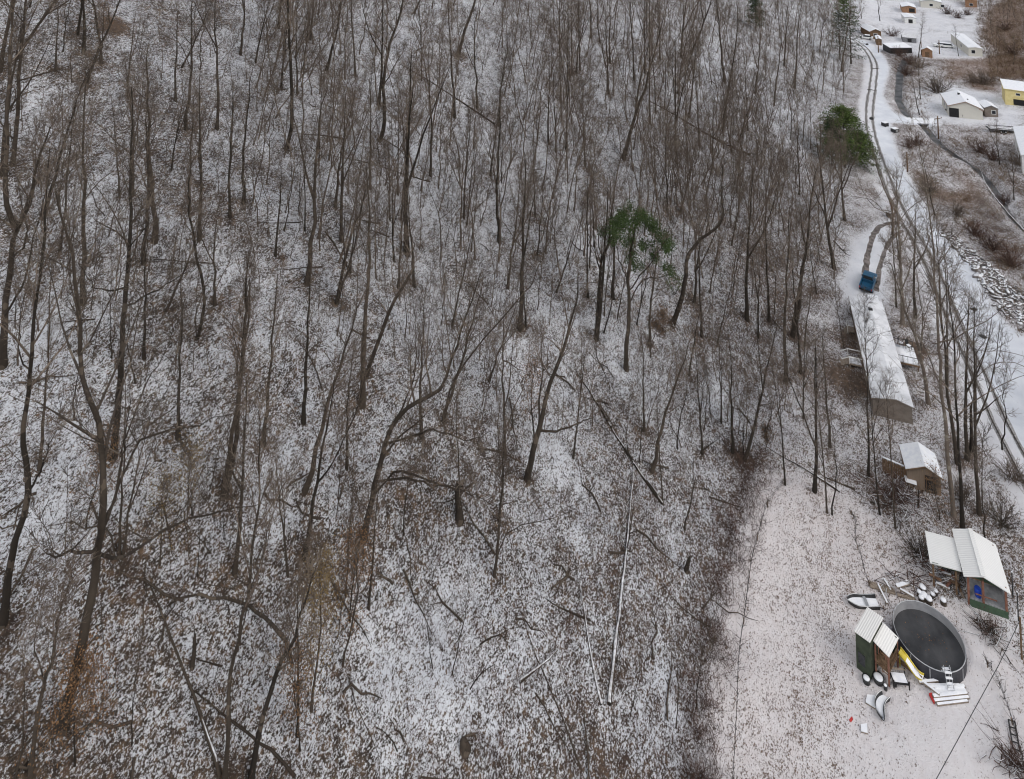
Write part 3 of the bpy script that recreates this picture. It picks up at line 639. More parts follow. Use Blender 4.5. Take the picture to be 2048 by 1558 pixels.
# leafy bare-trunked evergreen in mid slope
tips=[]; root,d,_=hero([(1252,738),(1253,690),(1258,630),(1256,560),(1262,500),(1270,455)],9,[[(1257,590),(1275,560),(1305,520),(1330,480)],[(1256,560),(1240,520),(1232,470)],[(1260,600),(1285,560),(1315,555)]],.12,900,dens=(8,5,4,1),name='evergreen_tree',tips=tips,up=.02)
ec=[]; rg=np.random.default_rng(4); Ye=root.location.y
for x,y,r_,n_ in ((1228,462,.7,9),(1242,440,.6,8),(1262,434,.6,8),(1284,440,.6,8),(1300,452,.6,6),(1322,474,.6,6),(1333,492,.4,4),(1246,486,.6,5),(1288,492,.5,4),(1262,512,.4,3),(1310,520,.5,3),(1340,548,.4,3),(1275,530,.4,3)):
    for _ in range(n_): ec.append(np.array(atY(x,y,Ye+rg.normal(0,1.3)))-np.array(root.location)+rg.normal(0,r_,3)*[1,1,.6])
link('foliage',mesh_np('foliage',*tufts(ec,190,.2,.30,5,.5,.45),'bright_needles'),root); tag(root,'lone green leafed evergreen with a long dark bare trunk in mid slope','tree')
o=empty('evergreen_sapling',at(1350,590),0,'small sparse green bush left of the middle of the wood, beside a leaning trunk','bush')
b0=np.array(o.location); br=[branch((0,0,0),(math.cos(a)*.5,math.sin(a)*.5,.8),2.2,4,rg,.03,.2) for a in range(7)]
link('stems',mesh_np('stems',*tubes([(b,[.03,.02,.015,.01],3) for b in br]),'bark'),o); link('foliage',mesh_np('foliage',*tufts([b[k] for b in br for k in (2,3)],14,.24,.3,6,.5,.4),'needles'),o)
def conifer(bx,by,H,Rm,seed,foliage,label,n=46,dens=5,tsz=.5,low=.12,sp=.22,snow=False,shape=.75):
    rng=np.random.default_rng(seed); b=at(bx,by); root=empty('conifer',(b[0],b[1],b[2]-.1),0,label,'tree'); tr=[([(0,0,0),(.05,0,H*.35),(0,.05,H*.7),(0,0,H)],[H*.014,H*.011,H*.007,.03],8)]; pts=[];br=[]
    for i in range(n):
        f=low+(1-low)*(i/n); az=i*2.4+rng.uniform(-.3,.3); L=Rm*(1-f)**shape*rng.uniform(.7,1.15)+.3
        bb=branch((0,0,f*H),(math.cos(az),math.sin(az),rng.uniform(-.1,.35)),L,5,rng,-.02,.07); br.append((bb,[.05,.04,.03,.02,.01],3))
        for k in range(1,5):
            pts.append(bb[k]); 
            for _ in range(2):
                e=bb[k]+offdir((bb[k]-bb[k-1])/np.linalg.norm(bb[k]-bb[k-1]),1.,rng)*L*.18*np.array([1,1,.3]); pts.append(e); br.append(([bb[k-1],e],[.015,.008],3))
    link('trunk',mesh_np('trunk',*tubes(tr+br),'bark'),root); link('foliage',mesh_np('foliage',*tufts(pts,dens,tsz,sp,seed,.45,.3),foliage),root)
    if snow: link('snow',mesh_np('snow',*tufts([q+np.array([0,0,.12]) for q in pts[::2]],2,.42,.16,seed+1,.15,.5),'snow'),root)['kind']='stuff'
    return root
conifer(1690,335,11.5,6.6,21,'needles','large bright green pine above the railway curve, left of the bridge',80,12,.42,.3,.36,False,.5)
conifer(1722,330,6.5,4.2,22,'needles','smaller dark pine leaning over the track beside the large green pine',60,8,.42,.1,.3)
conifer(1664,330,9,3.6,23,'hemlock','dark narrow pine on the wood side of the large green pine',50,7,.42,.2,.3)
conifer(1702,128,17,4.2,24,'hemlock','sparse hemlock with snowy boughs at the top of the rail curve, nearest the track',60,4,.45,.12,.2,True,.5)
conifer(1680,120,15,3.6,25,'hemlock','sparse snowy hemlock just left of the one nearest the track',50,4,.45,.2,.2,True,.5)
conifer(1690,60,15,5.,26,'needles','bright green pine at the top edge above the rail curve',60,8,.5,.15,.3)
conifer(1512,62,12,3.,27,'hemlock','dark green conifer alone at the top edge of the wood',60,8,.45,.15,.3)
# dead-leaf trees (orange brown leaves kept through the winter)
def leafy(bx,by,H,w,mat_,n,label,dz=0.,sp=.35,name='oak_sapling'):
    rng=np.random.default_rng(int(bx*7+by)); b=at(bx,by); root=empty(name,(b[0],b[1],b[2]-.05),0,label,'tree'); P=trunk_path(H,rng,.8,8); tips_=[]; rad=taper(H*.012,8)
    cr=crown_of(P,rad,rng,.2,11,5,4,1,spread=w,tips=tips_); link('trunk',mesh_np('trunk',*tubes([(P,rad,6)]),'bark'),root); link('crown',mesh_np('crown',*tubes(cr),'twig'),root)
    link('dead_leaves',mesh_np('dead_leaves',*tufts(sub(tips_,n,rng),16,.10,sp*1.2,int(bx),.7,.6),mat_),root); return root
for a in [(205,95,6,1.,'dead_leaf',60,'orange leaved sapling near the top left corner'),(1070,880,6.5,.5,'dead_leaf',110,'narrow rust orange sapling against the thick leaning trunk at mid picture'),
 (700,1240,5,.9,'dead_leaf',140,'rust brown leafy oak sapling two thirds down, left of the bare strip'),(622,1420,8,1.,'gold_leaf',170,'broad golden brown bushy tree in the lower left middle'),(600,1500,5,1.1,'dead_leaf',80,'orange brown sapling just below the broad golden tree'),
 (172,1060,5,.7,'dead_leaf',80,'red brown leafed sapling behind the great forked tree at lower left'),(150,1530,4.5,1.3,'dead_leaf',190,'low rusty leafed oak thicket at the foot of the great forked tree'),(320,1130,5,1.1,'gold_leaf',60,'golden brown sapling right of the great forked tree'),
 (385,1030,4,1.2,'gold_leaf',70,'low golden twiggy sapling beside two thick mossy trunks'),(1325,665,2.,1.2,'dead_leaf',50,'low rust leafed bush at the foot of the leaning tree beside the evergreen'),(1530,900,2.2,1.,'dead_leaf',30,'small rust leafed bush at the end of the log by the yard'),(1075,290,6,.6,'dead_leaf',40,'slim orange leafed sapling in the upper middle'),
 (1797,520,9,.7,'dead_leaf',150,'orange brown crowned tree between driveway and railway'),(700,265,4,1.,'dead_leaf',30,'pale brown leafed sapling in the upper left middle'),(480,800,7,.9,'dead_leaf',70,'reddish brown twiggy tree beside the mossy trunks'),(1880,1040,4.2,.7,'dead_leaf',40,'small twiggy yellow brown sapling between plank shed and barn')]: leafy(*a)
# pale sycamore between driveway and railway
root,d,_=hero([(1785,470),(1786,440),(1782,410),(1770,380),(1758,350)],4.5,[[(1784,440),(1765,420),(1745,400),(1700,392)],[(1785,440),(1796,400),(1800,370),(1806,340)],[(1783,430),(1750,415),(1725,380),(1715,350)],[(1786,450),(1815,420),(1850,395)]],.3,950,'bark_pale','bark_pale',(9,5,4,1),.4); tag(root,'pale barked spreading tree over the driveway bend','tree')

# shrubs of the valley floor
SH=[]
for sd_ in range(4):
    rg=np.random.default_rng(700+sd_); P=[]
    for _ in range(46):
        a=rg.uniform(0,6.28); e=rg.uniform(.35,1.4); b=branch((rg.normal(0,.2),rg.normal(0,.2),0),(math.cos(a)*math.cos(e),math.sin(a)*math.cos(e),math.sin(e)),rg.uniform(1.,1.9),4,rg,.04,.16); P.append((b,[.022,.018,.014,.008],3))
        for _m in range(5):
            k=rg.integers(1,4); q=branch(b[k],offdir((b[k]-b[k-1])/np.linalg.norm(b[k]-b[k-1]),.6,rg),rg.uniform(.3,.7),3,rg,.03,.2); P.append((q,[.014,.011,.007],3))
    SH.append(tubes(P))
SHM=[[mesh_np('stems',*s_,m) for s_ in SH] for m in ('bramble','twig')]
def shrub(x,y,s,kind,label):
    b=at(x,y); z=float(ztrue(b[0],b[1])); o=empty('shrub',(b[0],b[1],z),rnd.uniform(0,6),label,'shrub','leafless shrubs of the valley'); m=link('stems',SHM[kind][rnd.randrange(4)],o); m.scale=(s,s,s*.8); return o
for x,y,s,kd,lb in [(1812,150,2.2,0,'dark brown shrub on the creek bank above the snowless creek bend'),(1822,128,2.2,0,'brown shrub below the little orange shed'),(1800,112,2.,0,'dark shrub beside the long low snowy shed'),(1840,135,2.,1,'grey brown shrub between orange shed and round tree'),
 (1874,184,3.2,1,'broad many stemmed bush behind the white gabled house'),(1832,290,1.9,0,'dark round shrub below the bridge nearest the road'),(1818,296,1.4,0,'smaller dark shrub touching the round one below the bridge'),(1968,168,2.6,1,'olive brown rounded bush left of the yellow building'),(1945,165,1.8,1,'low olive bush right of the white house roof'),
 (1895,28,2.4,0,'dark thicket left part below the top edge houses'),(1915,36,2.2,0,'dark thicket middle part below the top edge houses'),(1935,30,2.,0,'dark thicket right part below the top edge houses'),(1785,72,2.2,0,'shrub between the two small sheds at the rail curve'),
 (1960,305,2.,0,'dark shrub right of the creek below the flat trailer'),(1985,320,1.8,0,'brown shrub above the fallen pale log'),(1860,385,1.6,1,'tan shrub beside the road south of the bridge'),(1915,430,1.7,1,'grey twiggy shrub at the edge of the rubble'),(1950,470,1.7,0,'red brown shrub in the bramble patch, upper one'),
 (1985,500,1.8,0,'red brown shrub in the bramble patch, middle one'),(2020,530,1.8,0,'red brown shrub in the bramble patch, lower one'),(2010,395,1.5,0,'brown shrub on the far bank of the creek'),(1840,1110,1.3,1,'twiggy bush against the lean-to corner of the barn'),(1790,1000,1.3,0,'dark bush in the brush pile before the plank shed'),
 (1975,1262,.8,0,'small dark bush in the yard right of the pool'),(2030,1535,.9,0,'dark bush at the bottom right corner'),(1925,1000,1.3,1,'twiggy bush beneath the tall trees above the barn'),(2005,1050,1.4,1,'twiggy bush on the bank above the barn'),(2025,960,1.4,1,'grey bush on the bank right of the tall pale trees'),
 (2010,60,2.2,0,'brown bush on the far right slope, upper one'),(2025,110,2.2,0,'brown bush on the far right slope, lower one'),(2040,330,1.8,1,'twiggy bush beside the large snowy roof')]: shrub(x,y,s,kd,lb)

# ------------------------------------------------------------------ logs
def log(px,wpx,label,snow=.8,mt='bark',name='fallen_log',lift=.0,cat='log',group=None,limbs=0):
    W=[at(x,y) for x,y in px]; W=[(x,y,z+lift) for x,y,z in W]; b=W[0]; k=scl(W[len(W)//2]); r=.5*wpx/k; o=empty(name,b,0,label,cat,group)
    P=smoothline([np.array(q)-np.array(b) for q in W],.8)
    for i in range(len(P)):
        P[i][2]=float(zbase(P[i][0]+b[0],P[i][1]+b[1]))-b[2]+r*.75+lift
    n=len(P); rgl=np.random.default_rng(int(px[0][0])+3); P[1:]+=rgl.normal(0,.022,(n-1,3)); rad=[r*.85*(1-.72*i/(n-1))*rgl.uniform(.88,1.12) for i in range(n)]; mb=MB(); mb.tube([tuple(q) for q in P],rad,8); 
    rg=np.random.default_rng(int(px[0][0]))
    for _ in range(limbs):
        i=rg.integers(n//3,n-1); a=rg.uniform(0,6.28); mb.tube([tuple(q) for q in branch(P[i],(math.cos(a),math.sin(a),.5),rg.uniform(.8,2.2),4,rg,.02,.15)],[rad[i]*.5,rad[i]*.4,.02,.01],4)
    mb.build('bark',mt,o,True)
    if snow: MB().tube([(q[0]+rad[i]*rgl.uniform(-.2,.2),q[1],q[2]+rad[i]*(.45 if snow>.8 else .38)) for i,q in enumerate(P)],[q*snow*rgl.uniform(.72,.95) for q in rad],8).build('snow_cap','snow_dirty',o,True)
    return o
LOGS=[([(1325,1010),(1268,930),(1200,820),(1150,740)],7,'long straight fallen trunk slanting across the middle of the slope',.75,3),([(1218,1412),(1232,1290),(1243,1190),(1256,1070),(1268,935)],9,'thick snow covered fallen trunk lying down the slope in the lower middle',.97,4),
 ([(1203,1412),(1180,1300),(1165,1200),(1155,1150)],6,'thin snowy pole lying beside the thick snow covered trunk',.9,0),([(1680,985),(1610,940),(1525,890)],5,'snow topped log at the upper edge of the yard',.8,1),([(1710,980),(1650,955),(1610,925)],4,'dark broken log behind the snow topped one at the yard edge',.5,0),
 ([(440,1556),(400,1430),(355,1310),(318,1220),(300,1170)],9,'long pale fallen trunk lying down the lower left slope',.7,2),([(590,1556),(540,1505),(470,1450),(375,1375)],7,'dark fallen trunk running down to the bottom edge left of centre',.4,2),([(1165,1545),(1110,1400),(1070,1310),(1045,1235)],4,'slim fallen trunk in the lower middle slope',.6,0),
 ([(1180,1242),(1130,1222),(1092,1200)],5,'short dark branch lying across the slope, left of the thick snowy trunk',.4,1),([(1040,1366),(1075,1340),(1115,1305)],8,'snowy broken log with dark end in the lower middle',.8,0),([(430,527),(370,524),(300,520),(250,524)],4,'level log lying across the upper left slope',.8,1),
 ([(190,640),(150,643),(110,650)],5,'short snowy log behind two thin saplings at left',.85,0),([(600,446),(560,447),(505,447)],3,'thin level pole left of centre near the top',.6,0),([(30,165),(100,145),(190,118)],4,'long low leaning pole near the top left corner',.5,0),([(1500,312),(1400,262),(1300,205)],6,'brown fallen trunk slanting across the upper right wood',.1,5),
 ([(990,250),(900,190),(800,130)],4,'thin fallen trunk slanting down right in the upper middle',.5,2),([(690,280),(640,272),(590,268)],4,'dark pole lying level in the upper left middle',.3,1),([(860,365),(780,340),(640,310)],3,'long thin branch on the ground in the upper middle',.3,1),([(345,1205),(330,1225)],3,'stub of a snapped branch in the lower left',.2,0),
 ([(445,1334),(415,1325),(388,1316)],4,'dark short branch at the foot of the broken stub',.1,0),([(940,1380),(960,1350),(990,1330)],3,'crooked dark stick on the snow in the lower middle',.1,2),([(795,1505),(775,1470),(755,1455)],3,'small forked dark stick on the snow near the bottom',.1,1),([(1130,755),(1100,750),(1080,735)],3,'small branch at the top of the long straight fallen trunk',.4,0),
 ([(2048,462),(2010,420),(1975,375),(1963,345)],3.5,'pale snow covered log lying along the creek',.95,3),([(1740,1005),(1790,1015),(1840,1030)],3,'snowy pole in front of the brush pile',.7,0),([(1745,985),(1800,1002),(1835,1010)],3,'dark pole lying across the brush pile',.4,0),
 ([(955,900),(1000,905),(1060,935)],4,'bent bare pole lying beneath the large leaning tree',.3,2),([(1215,808),(1190,802),(1150,790)],3,'dark twig heap log above the long straight trunk',.5,1),([(1400,905),(1435,880)],3,'small dark log among the trunks above the yard edge',.4,0),([(960,1290),(1000,1270),(1020,1300)],3,'snow dusted curved branch in the lower middle',.5,1)]
for px,wd,lb,sn,lm in LOGS: log(px,wd,lb,sn,'bark','fallen_log',0,'log',None,lm)
# the bent arching stem at lower left
root,d,_=hero([(583,1330),(578,1300),(560,1265),(530,1235),(500,1212),(450,1198),(400,1190),(360,1196),(330,1218)],8,[],.02,960,dens=(3,3,3,1),crown0=.3); tag(root,'dark stem bent over in a wide arch above the snow at lower left','tree')
# snags
def snag(bx,by,tx,ty,wpx,label,name='tree_snag'):
    b=at(bx,by); k=scl(b); T=atY(tx,ty,b[1]); r=.5*wpx/k; o=empty(name,b,0,label,'dead tree'); v=np.array(T)-np.array(b)
    rg=np.random.default_rng(int(bx)); P=[v*f+rg.normal(0,.03,3)*(f>0) for f in (-.05,.0,.3,.6,.85,1)]
    mb=MB().tube([tuple(q) for q in P],[r*1.5,r*1.3,r,r*.9,r*.8,r*.35],9); mb.build('trunk','bark',o,True)
    m2=MB()
    for i in (2,3,4): m2.tube([tuple(P[i]),tuple(P[i]+np.array([rg.uniform(-1,1)*.5,rg.uniform(-.5,.5),.3]))],[r*.4,.01],4)
    m2.build('broken_limb','bark',o); return o
snag(384,1333,391,1266,8,'short dark broken stub standing alone at lower left'); snag(919,1040,915,962,14,'thick dark broken stump with ragged top left of the leaning trunk'); snag(1942,905,1943,803,6,'bare broken topped trunk beside the railway')
snag(1372,1142,1380,1114,8,'ragged brown uprooted stump near the edge of the yard'); snag(358,876,356,845,7,'mossy stump base in the left of the slope'); snag(1837,1015,1836,978,3,'single dark post in front of the plank shed'); snag(930,1500,925,1478,18,'dark root plate in the snow near the bottom middle')

# ------------------------------------------------------------------ buildings
def rect(c,z):
    P=[np.array(on(x,y,z)[:2]) for x,y in c]; wv=((P[1]-P[0])+(P[2]-P[3]))/2; lv=((P[0]-P[3])+(P[1]-P[2]))/2; ce=sum(P)/4
    L=np.linalg.norm(lv); h=math.atan2(lv[1],lv[0])-math.pi/2; W=abs(wv[0]*math.cos(h)+wv[1]*math.sin(h)); return ce,W,L,h
def openings(o,W,L,lst,frame='white_paint'):
    "lst of (side, position along the wall, sill, width, height, kind)"
    for sd,pos,sill,ww,hh,kd in lst:
        z=sill+hh/2
        if sd in 'fb': s=-1 if sd=='f' else 1; c=(pos,s*(L/2+.02),z); d=(ww,.06,hh); fd=(ww+.16,.04,hh+.16); c2=(pos,s*(L/2+.005),z)
        else: s=-1 if sd=='l' else 1; c=(s*(W/2+.02),pos,z); d=(.06,ww,hh); fd=(.04,ww+.16,hh+.16); c2=(s*(W/2+.005),pos,z)
        if kd=='window':
            p_=MB().box(c,d).build('window','window_glass',o); MB().box(c2,fd).build('frame',frame,p_)
        elif kd=='door':
            p_=MB().box(c,d).build('door','brown_wood',o); MB().box((c[0]+(.3*ww if sd in 'fb' else s*.05),c[1]+(s*.05 if sd in 'fb' else .3*ww),z),(.06,.06,.12)).build('handle','galv',p_)
        else: MB().box(c,d).build('opening','black',o)
def gable(name,c,z,eave,ridge,wall,label,cat,roofm='grey_roof',snowm='snow',over=.25,rx=0.,ops=(),ext=0,tilt=0,sn=.10):
    ce,W,L,h=rect(c,z); zg=float(zbase(*ce)); o=empty(name,(ce[0],ce[1],zg),h,label,cat); W-=2*over; L-=2*over
    wl=W/2;ln=L/2
    MB().prism([(-wl,-.4),(wl,-.4),(wl,eave),(rx,ridge-.02),(-wl,eave)],-ln,ln).build('wall',wall,o)
    mb=MB();ms=MB(); lo=ln+over
    for s in (-1,1):
        run=(wl*s-rx); sl=(eave-ridge)/abs(run); xe=s*(wl+over); ze=eave+sl*over
        q=[(rx,-lo,ridge+.1),(xe,-lo,ze+.1),(xe,lo,ze+.1),(rx,lo,ridge+.1)]
        if s<0: q=q[::-1]
        mb.slab(q,.1); k=.04
        q2=[(rx,-lo+k,ridge+.1+sn),(xe-s*k,-lo+k,ze+.1+sn),(xe-s*k,lo-k,ze+.1+sn),(rx,lo-k,ridge+.1+sn)]
        if s<0: q2=q2[::-1]
        ms.slab(q2,sn-.004)
    r_=mb.build('roof',roofm,o); ms.build('snow',snowm,r_); openings(o,W,L,ops); return o,W,L
def shed_roof(name,c,z,hf,hb,wall,label,cat,roofm='grey_roof',snowm='snow',over=.15,ops=(),walls=True,side=False,sn=.07):
    "mono-pitch: hf front (or left) height, hb back (or right)"
    ce,W,L,h=rect(c,z); zg=float(zbase(*ce)); o=empty(name,(ce[0],ce[1],zg),h,label,cat); W-=2*over;L-=2*over; w_,l_=W/2,L/2
    if walls:
        if side: MB().prism([(-w_,-.4),(w_,-.4),(w_,hb),(-w_,hf)],-l_,l_).build('wall',wall,o)
        else: MB().prism([(-l_,-.4),(l_,-.4),(l_,hb),(-l_,hf)],-w_,w_,'x').build('wall',wall,o)
    a,b=w_+over,l_+over; e=.05
    zz=(lambda x,y: hf+(hb-hf)*((x+w_)/W if side else (y+l_)/L)+e)
    q=[(x,y,zz(x,y)+.1) for x,y in ((-a,-b),(a,-b),(a,b),(-a,b))]; r_=MB().slab(q,.1).build('roof',roofm,o)
    q=[(x*.985,y*.985,zz(x,y)+.1+sn) for x,y in ((-a,-b),(a,-b),(a,b),(-a,b))]; MB().slab(q,sn-.004).build('snow',snowm,r_); openings(o,W,L,ops); return o,W,L
# the long mobile home
o,W,L=gable('mobile_home',[(1698,596),(1763,601),(1829,813),(1742,800)],1.9,1.75,2.15,'taupe','long single storey mobile home with snowy roof beside the driveway','mobile home','taupe','snow_roof',.2,.35,
  [('l',-5,.75,.9,.7,'window'),('l',2.2,.75,.9,.7,'window'),('l',6.2,.9,.7,.7,'window'),('r',-6,.75,.9,.7,'window'),('r',-2,.75,.9,.7,'window'),('r',6,.75,.9,.7,'window'),('l',4.4,.35,.8,1.35,'door'),('l',-1.8,.35,.8,1.35,'door'),('r',1.2,.35,.8,1.35,'door')],sn=.07)
mh=o
MB().box((.2,6.3,2.35),(.5,.3,.3)).build('roof_vent','dark_metal',o)
MB().box((0,0,.12),(W+.12,L+.12,.5)).build('skirting','taupe',o)
for y in (4.4,):
    mb=MB()
    for k in range(3): mb.box((-W/2-.55-.32*k,y,.42-.14*k),(.32 if k else .9,1.,.1))
    s_=mb.build('steps','old_wood',o); mb=MB()
    for dy in (-.5,.5): mb.tube([(-W/2-.2,y+dy,1.2),(-W/2-.95,y+dy,1.1)],.035,5); mb.tube([(-W/2-.95,y+dy,.0),(-W/2-.95,y+dy,1.1)],.035,5)
    mb.build('railing','white_paint',s_)
mb=MB(); mb.box((-W/2-.85,-1.8,.5),(1.5,1.5,.1))
for k in range(3): mb.box((-W/2-1.75-.3*k,-1.8,.36-.14*k),(.3,1.1,.08))
for dx,dy in ((-1.5,-.7),(-1.5,.7)): mb.box((-W/2+dx,-1.8+dy,.2),(.1,.1,.6))
s_=mb.build('porch','old_wood',o); MB().box((-W/2-.85,-1.8,.57),(1.3,1.2,.04)).build('snow','snow_dirty',s_)
mb=MB()
for dy in (-.72,.72):
    mb.tube([(-W/2-.15,-1.8+dy,1.35),(-W/2-1.55,-1.8+dy,1.35)],.04,5); mb.tube([(-W/2-1.55,-1.8+dy,.5),(-W/2-1.55,-1.8+dy,1.35)],.04,5); mb.tube([(-W/2-1.55,-1.8+dy,1.35),(-W/2-2.4,-1.8+dy,.9)],.04,5)
mb.build('railing','white_paint',s_)
mb=MB().box((W/2+1.3,1.2,.62),(2.5,3.3,.12))
for dx in (.3,2.4):
    for dy in (-1.5,1.5): mb.box((W/2+dx,1.2+dy,.3),(.12,.12,.7))
s_=mb.build('deck','brown_wood',o); MB().box((W/2+1.3,1.25,.73),(2.4,3.1,.09)).build('snow','snow',s_)
mb=MB()
for dy in (-1.55,1.6):
    mb.tube([(W/2+.1,1.2+dy,1.5),(W/2+2.45,1.2+dy,1.5)],.035,5)
    for k in range(5): mb.tube([(W/2+.2+k*.55,1.2+dy,.7),(W/2+.2+k*.55,1.2+dy,1.5)],.025,4)
mb.build('railing','dark_metal',s_)
# entry porch at the far end
mb=MB().box((.9,L/2+.75,.8),(1.5,1.4,1.7)); s_=mb.build('entry_porch','white_paint',o,bev=.05); MB().box((.9,L/2+.8,1.73),(1.7,1.6,.18)).build('snow','snow',s_,bev=.06)
def chair(x,y,z,rz,label,m='black'):
    o=empty('patio_chair',(x,y,z),rz,label,'chair'); MB().box((0,0,.42),(.5,.5,.06)).build('seat',m,o); MB().box((0,.24,.75),(.5,.05,.6),rx=-.15).build('backrest',m,o)
    for dx in (-.22,.22):
        for dy in (-.22,.22): MB().box((dx,dy,.2),(.04,.04,.42)).build('leg',m,o)
    MB().box((0,-.02,.475),(.42,.4,.05)).build('snow','snow',o,bev=.02)
def wl(o,x,y,z=0):
    c,s=math.cos(o.rotation_euler.z),math.sin(o.rotation_euler.z); return (o.location.x+x*c-y*s,o.location.y+x*s+y*c,o.location.z+z)
q=wl(mh,W/2+1.9,2.3,.78); chair(*q,.4,'black patio chair with a snowy seat, far one on the mobile home deck'); q=wl(mh,W/2+1.1,2.5,.78); chair(*q,1.,'black patio chair with a snowy seat, on the deck nearest the mobile home')
# pickup truck
def wheels(o,W,xs_,r=.38):
    for x in (-W/2+.1,W/2-.1):
        for y in xs_:
            w_=MB().tube([(x-.12,y,r),(x+.12,y,r)],r,16).build('wheel','rubber',o,True); MB().tube([(x-.13,y,r),(x+.13,y,r)],r*.5,12).build('rim','galv',w_)
def pickup(b,rz,label):
    o=empty('pickup_truck',b,rz,label,'pickup truck'); W=1.95
    MB().prism([(-2.65,.45),(2.65,.45),(2.7,.75),(2.55,1.02),(1.2,1.12),(1.15,1.12),(-.35,1.12),(-.35,.62),(-2.6,.62)],-W/2,W/2,'x').build('body','blue_paint',o,bev=.03)
    bed=MB().box((-W/2+.05,-1.5,.88),(.1,2.3,.5)).box((W/2-.05,-1.5,.88),(.1,2.3,.5)).box((0,-.42,.88),(W,.1,.5)); bd=bed.build('bed','blue_paint',o,bev=.02)
    MB().box((0,-1.5,.66),(1.6,2.1,.05)).build('bed_liner','blue_paint',bd)
    tg=MB().box((0,-2.62,.88),(W,.08,.5)).build('tailgate','blue_paint',o,bev=.02); MB().box((0,-2.67,.95),(.3,.04,.06)).build('handle','black',tg)
    cab=MB(); zb,zt=1.1,1.72
    cab.add([(-.9,-.38,zb),(.9,-.38,zb),(.9,1.2,zb),(-.9,1.2,zb),(-.76,-.22,zt),(.76,-.22,zt),(.76,.68,zt),(-.76,.68,zt)],[(3,2,1,0),(4,5,6,7),(0,1,5,4),(1,2,6,5),(2,3,7,6),(3,0,4,7)])
    cb_=cab.build('cab','blue_paint',o,bev=.04)
    def pane(pts): return MB().slab(pts,.02).build('window','window_glass',o)
    pane([(-.74,-.385,1.2),(.74,-.385,1.2),(.68,-.25,1.62),(-.68,-.25,1.62)]); pane([(.74,1.16,1.18),(-.74,1.16,1.18),(-.68,.76,1.66),(.68,.76,1.66)])
    for s in (-1,1): MB().box((s*.84,.3,1.42),(.05,1.0,.34),ry=-s*.22).build('side_window','window_glass',o); MB().box((s*1.06,.85,1.2),(.16,.1,.14)).build('mirror','white_paint',o); MB().box((s*.86,-2.67,.85),(.14,.04,.28)).build('tail_light','red',o); MB().box((s*.72,2.66,.82),(.3,.06,.16)).build('headlight','white_paint',o)
    MB().box((0,-2.74,.55),(W,.16,.2)).build('rear_bumper','black',o,bev=.02); MB().box((0,2.74,.55),(W,.16,.2)).build('front_bumper','galv',o,bev=.02); wheels(o,W,(-1.65,1.7)); return o
a=np.array(on(1731,575,0)[:2]); b=np.array(on(1741,546,0)[:2]); hd=math.atan2(b[1]-a[1],b[0]-a[0])-math.pi/2
q=at(1737,571); pk=pickup(q,hd+.0,'blue pickup truck parked at the end of the mobile home'); pk.scale=(.86,.86,.86)
def car(px,py,rz,paint,label,snowy=True,L=4.4,W=1.8,name='parked_car',cat='car'):
    b=at(px,py); o=empty(name,(b[0],b[1],b[2]),rz,label,cat)
    MB().prism([(-L/2,.35),(L/2,.35),(L/2,.75),(L*.26,.9),(-L*.42,.92),(-L/2,.8)],-W/2,W/2,'x').build('body',paint,o,bev=.04)
    c_=MB().add([(-.8,-1.7,.9),(.8,-1.7,.9),(.8,1.,.9),(-.8,1.,.9),(-.62,-1.2,1.42),(.62,-1.2,1.42),(.62,.35,1.42),(-.62,.35,1.42)],[(3,2,1,0),(4,5,6,7),(0,1,5,4),(1,2,6,5),(2,3,7,6),(3,0,4,7)]).build('cabin','window_glass',o)
    if snowy:
        MB().box((0,-.42,1.47),(1.25,1.6,.12)).build('roof_snow','snow',o,bev=.04); MB().box((0,1.6,.95),(1.6,1.1,.1)).build('hood_snow','snow',o,bev=.03); MB().box((0,-1.95,.95),(1.5,.4,.08)).build('trunk_snow','snow',o,bev=.03)
    wheels(o,W,(-1.35,1.4),.33); return o
car(1893,95,R(80)-R(90)+R(80),'white_paint','white snowy car nearest the long white trailer home'); car(1882,94,R(75),'white_paint','snowy car left of the other one near the long white trailer home'); car(1732,78,R(60),'white_paint','snow covered car beside the rail curve houses')
car(1913,229,R(20),'dark_metal','dark car with snowy hood under the porch of the white gabled house')
# plank shed
o,W,L=gable('plank_shed',[(1799,895),(1868,897),(1886,954),(1811,938)],2.0,1.75,2.4,'plank_wall','small plank shed with snowy gable roof among the trees above the yard','shed','brown_wood','snow',.2,.1,[('f',.55,.1,.95,1.5,'opening')])
MB().box((.55,-L/2-.05,1.3),(1.0,.05,.12)).build('lintel','brown_wood',o); MB().box((.2,-L/2-.05,.75),(.06,.05,1.5)).build('trim','brown_wood',o)
f=empty('plank_fence',at(1788,958),0,'vertical board fence wall with snow on top, left of the plank shed','fence')
A=np.array(on(1767,948,0)[:2]);B=np.array(on(1813,968,0)[:2]); ce=(A+B)/2; z0=float(zbase(*ce)); f.location=(ce[0],ce[1],z0); f.rotation_euler=(0,0,math.atan2(B[1]-A[1],B[0]-A[0])); Lf=np.linalg.norm(B-A)
rg=random.Random(3)
for k in range(13):
    MB().box((-Lf/2+Lf*k/12,0,.7+rg.uniform(-.1,.06)),(Lf/12*.8,.04,1.5+rg.uniform(-.2,.1))).build('board','brown_wood',f)
MB().box((0,.05,.5),(Lf,.05,.1)).box((0,.05,1.15),(Lf,.05,.1)).build('rail','brown_wood',f); MB().box((0,.02,1.53),(Lf*1.02,.14,.08)).build('snow','snow',f,bev=.03)
q=at(1822,978); o=empty('work_table',q,-.4,'small white topped table in front of the plank shed','table'); MB().box((0,0,.8),(1.0,.7,.07)).build('table_top','snow',o,bev=.02)
for dx in (-.45,.45):
    for dy in (-.3,.3): MB().box((dx,dy,.38),(.06,.06,.78)).build('leg','old_wood',o)
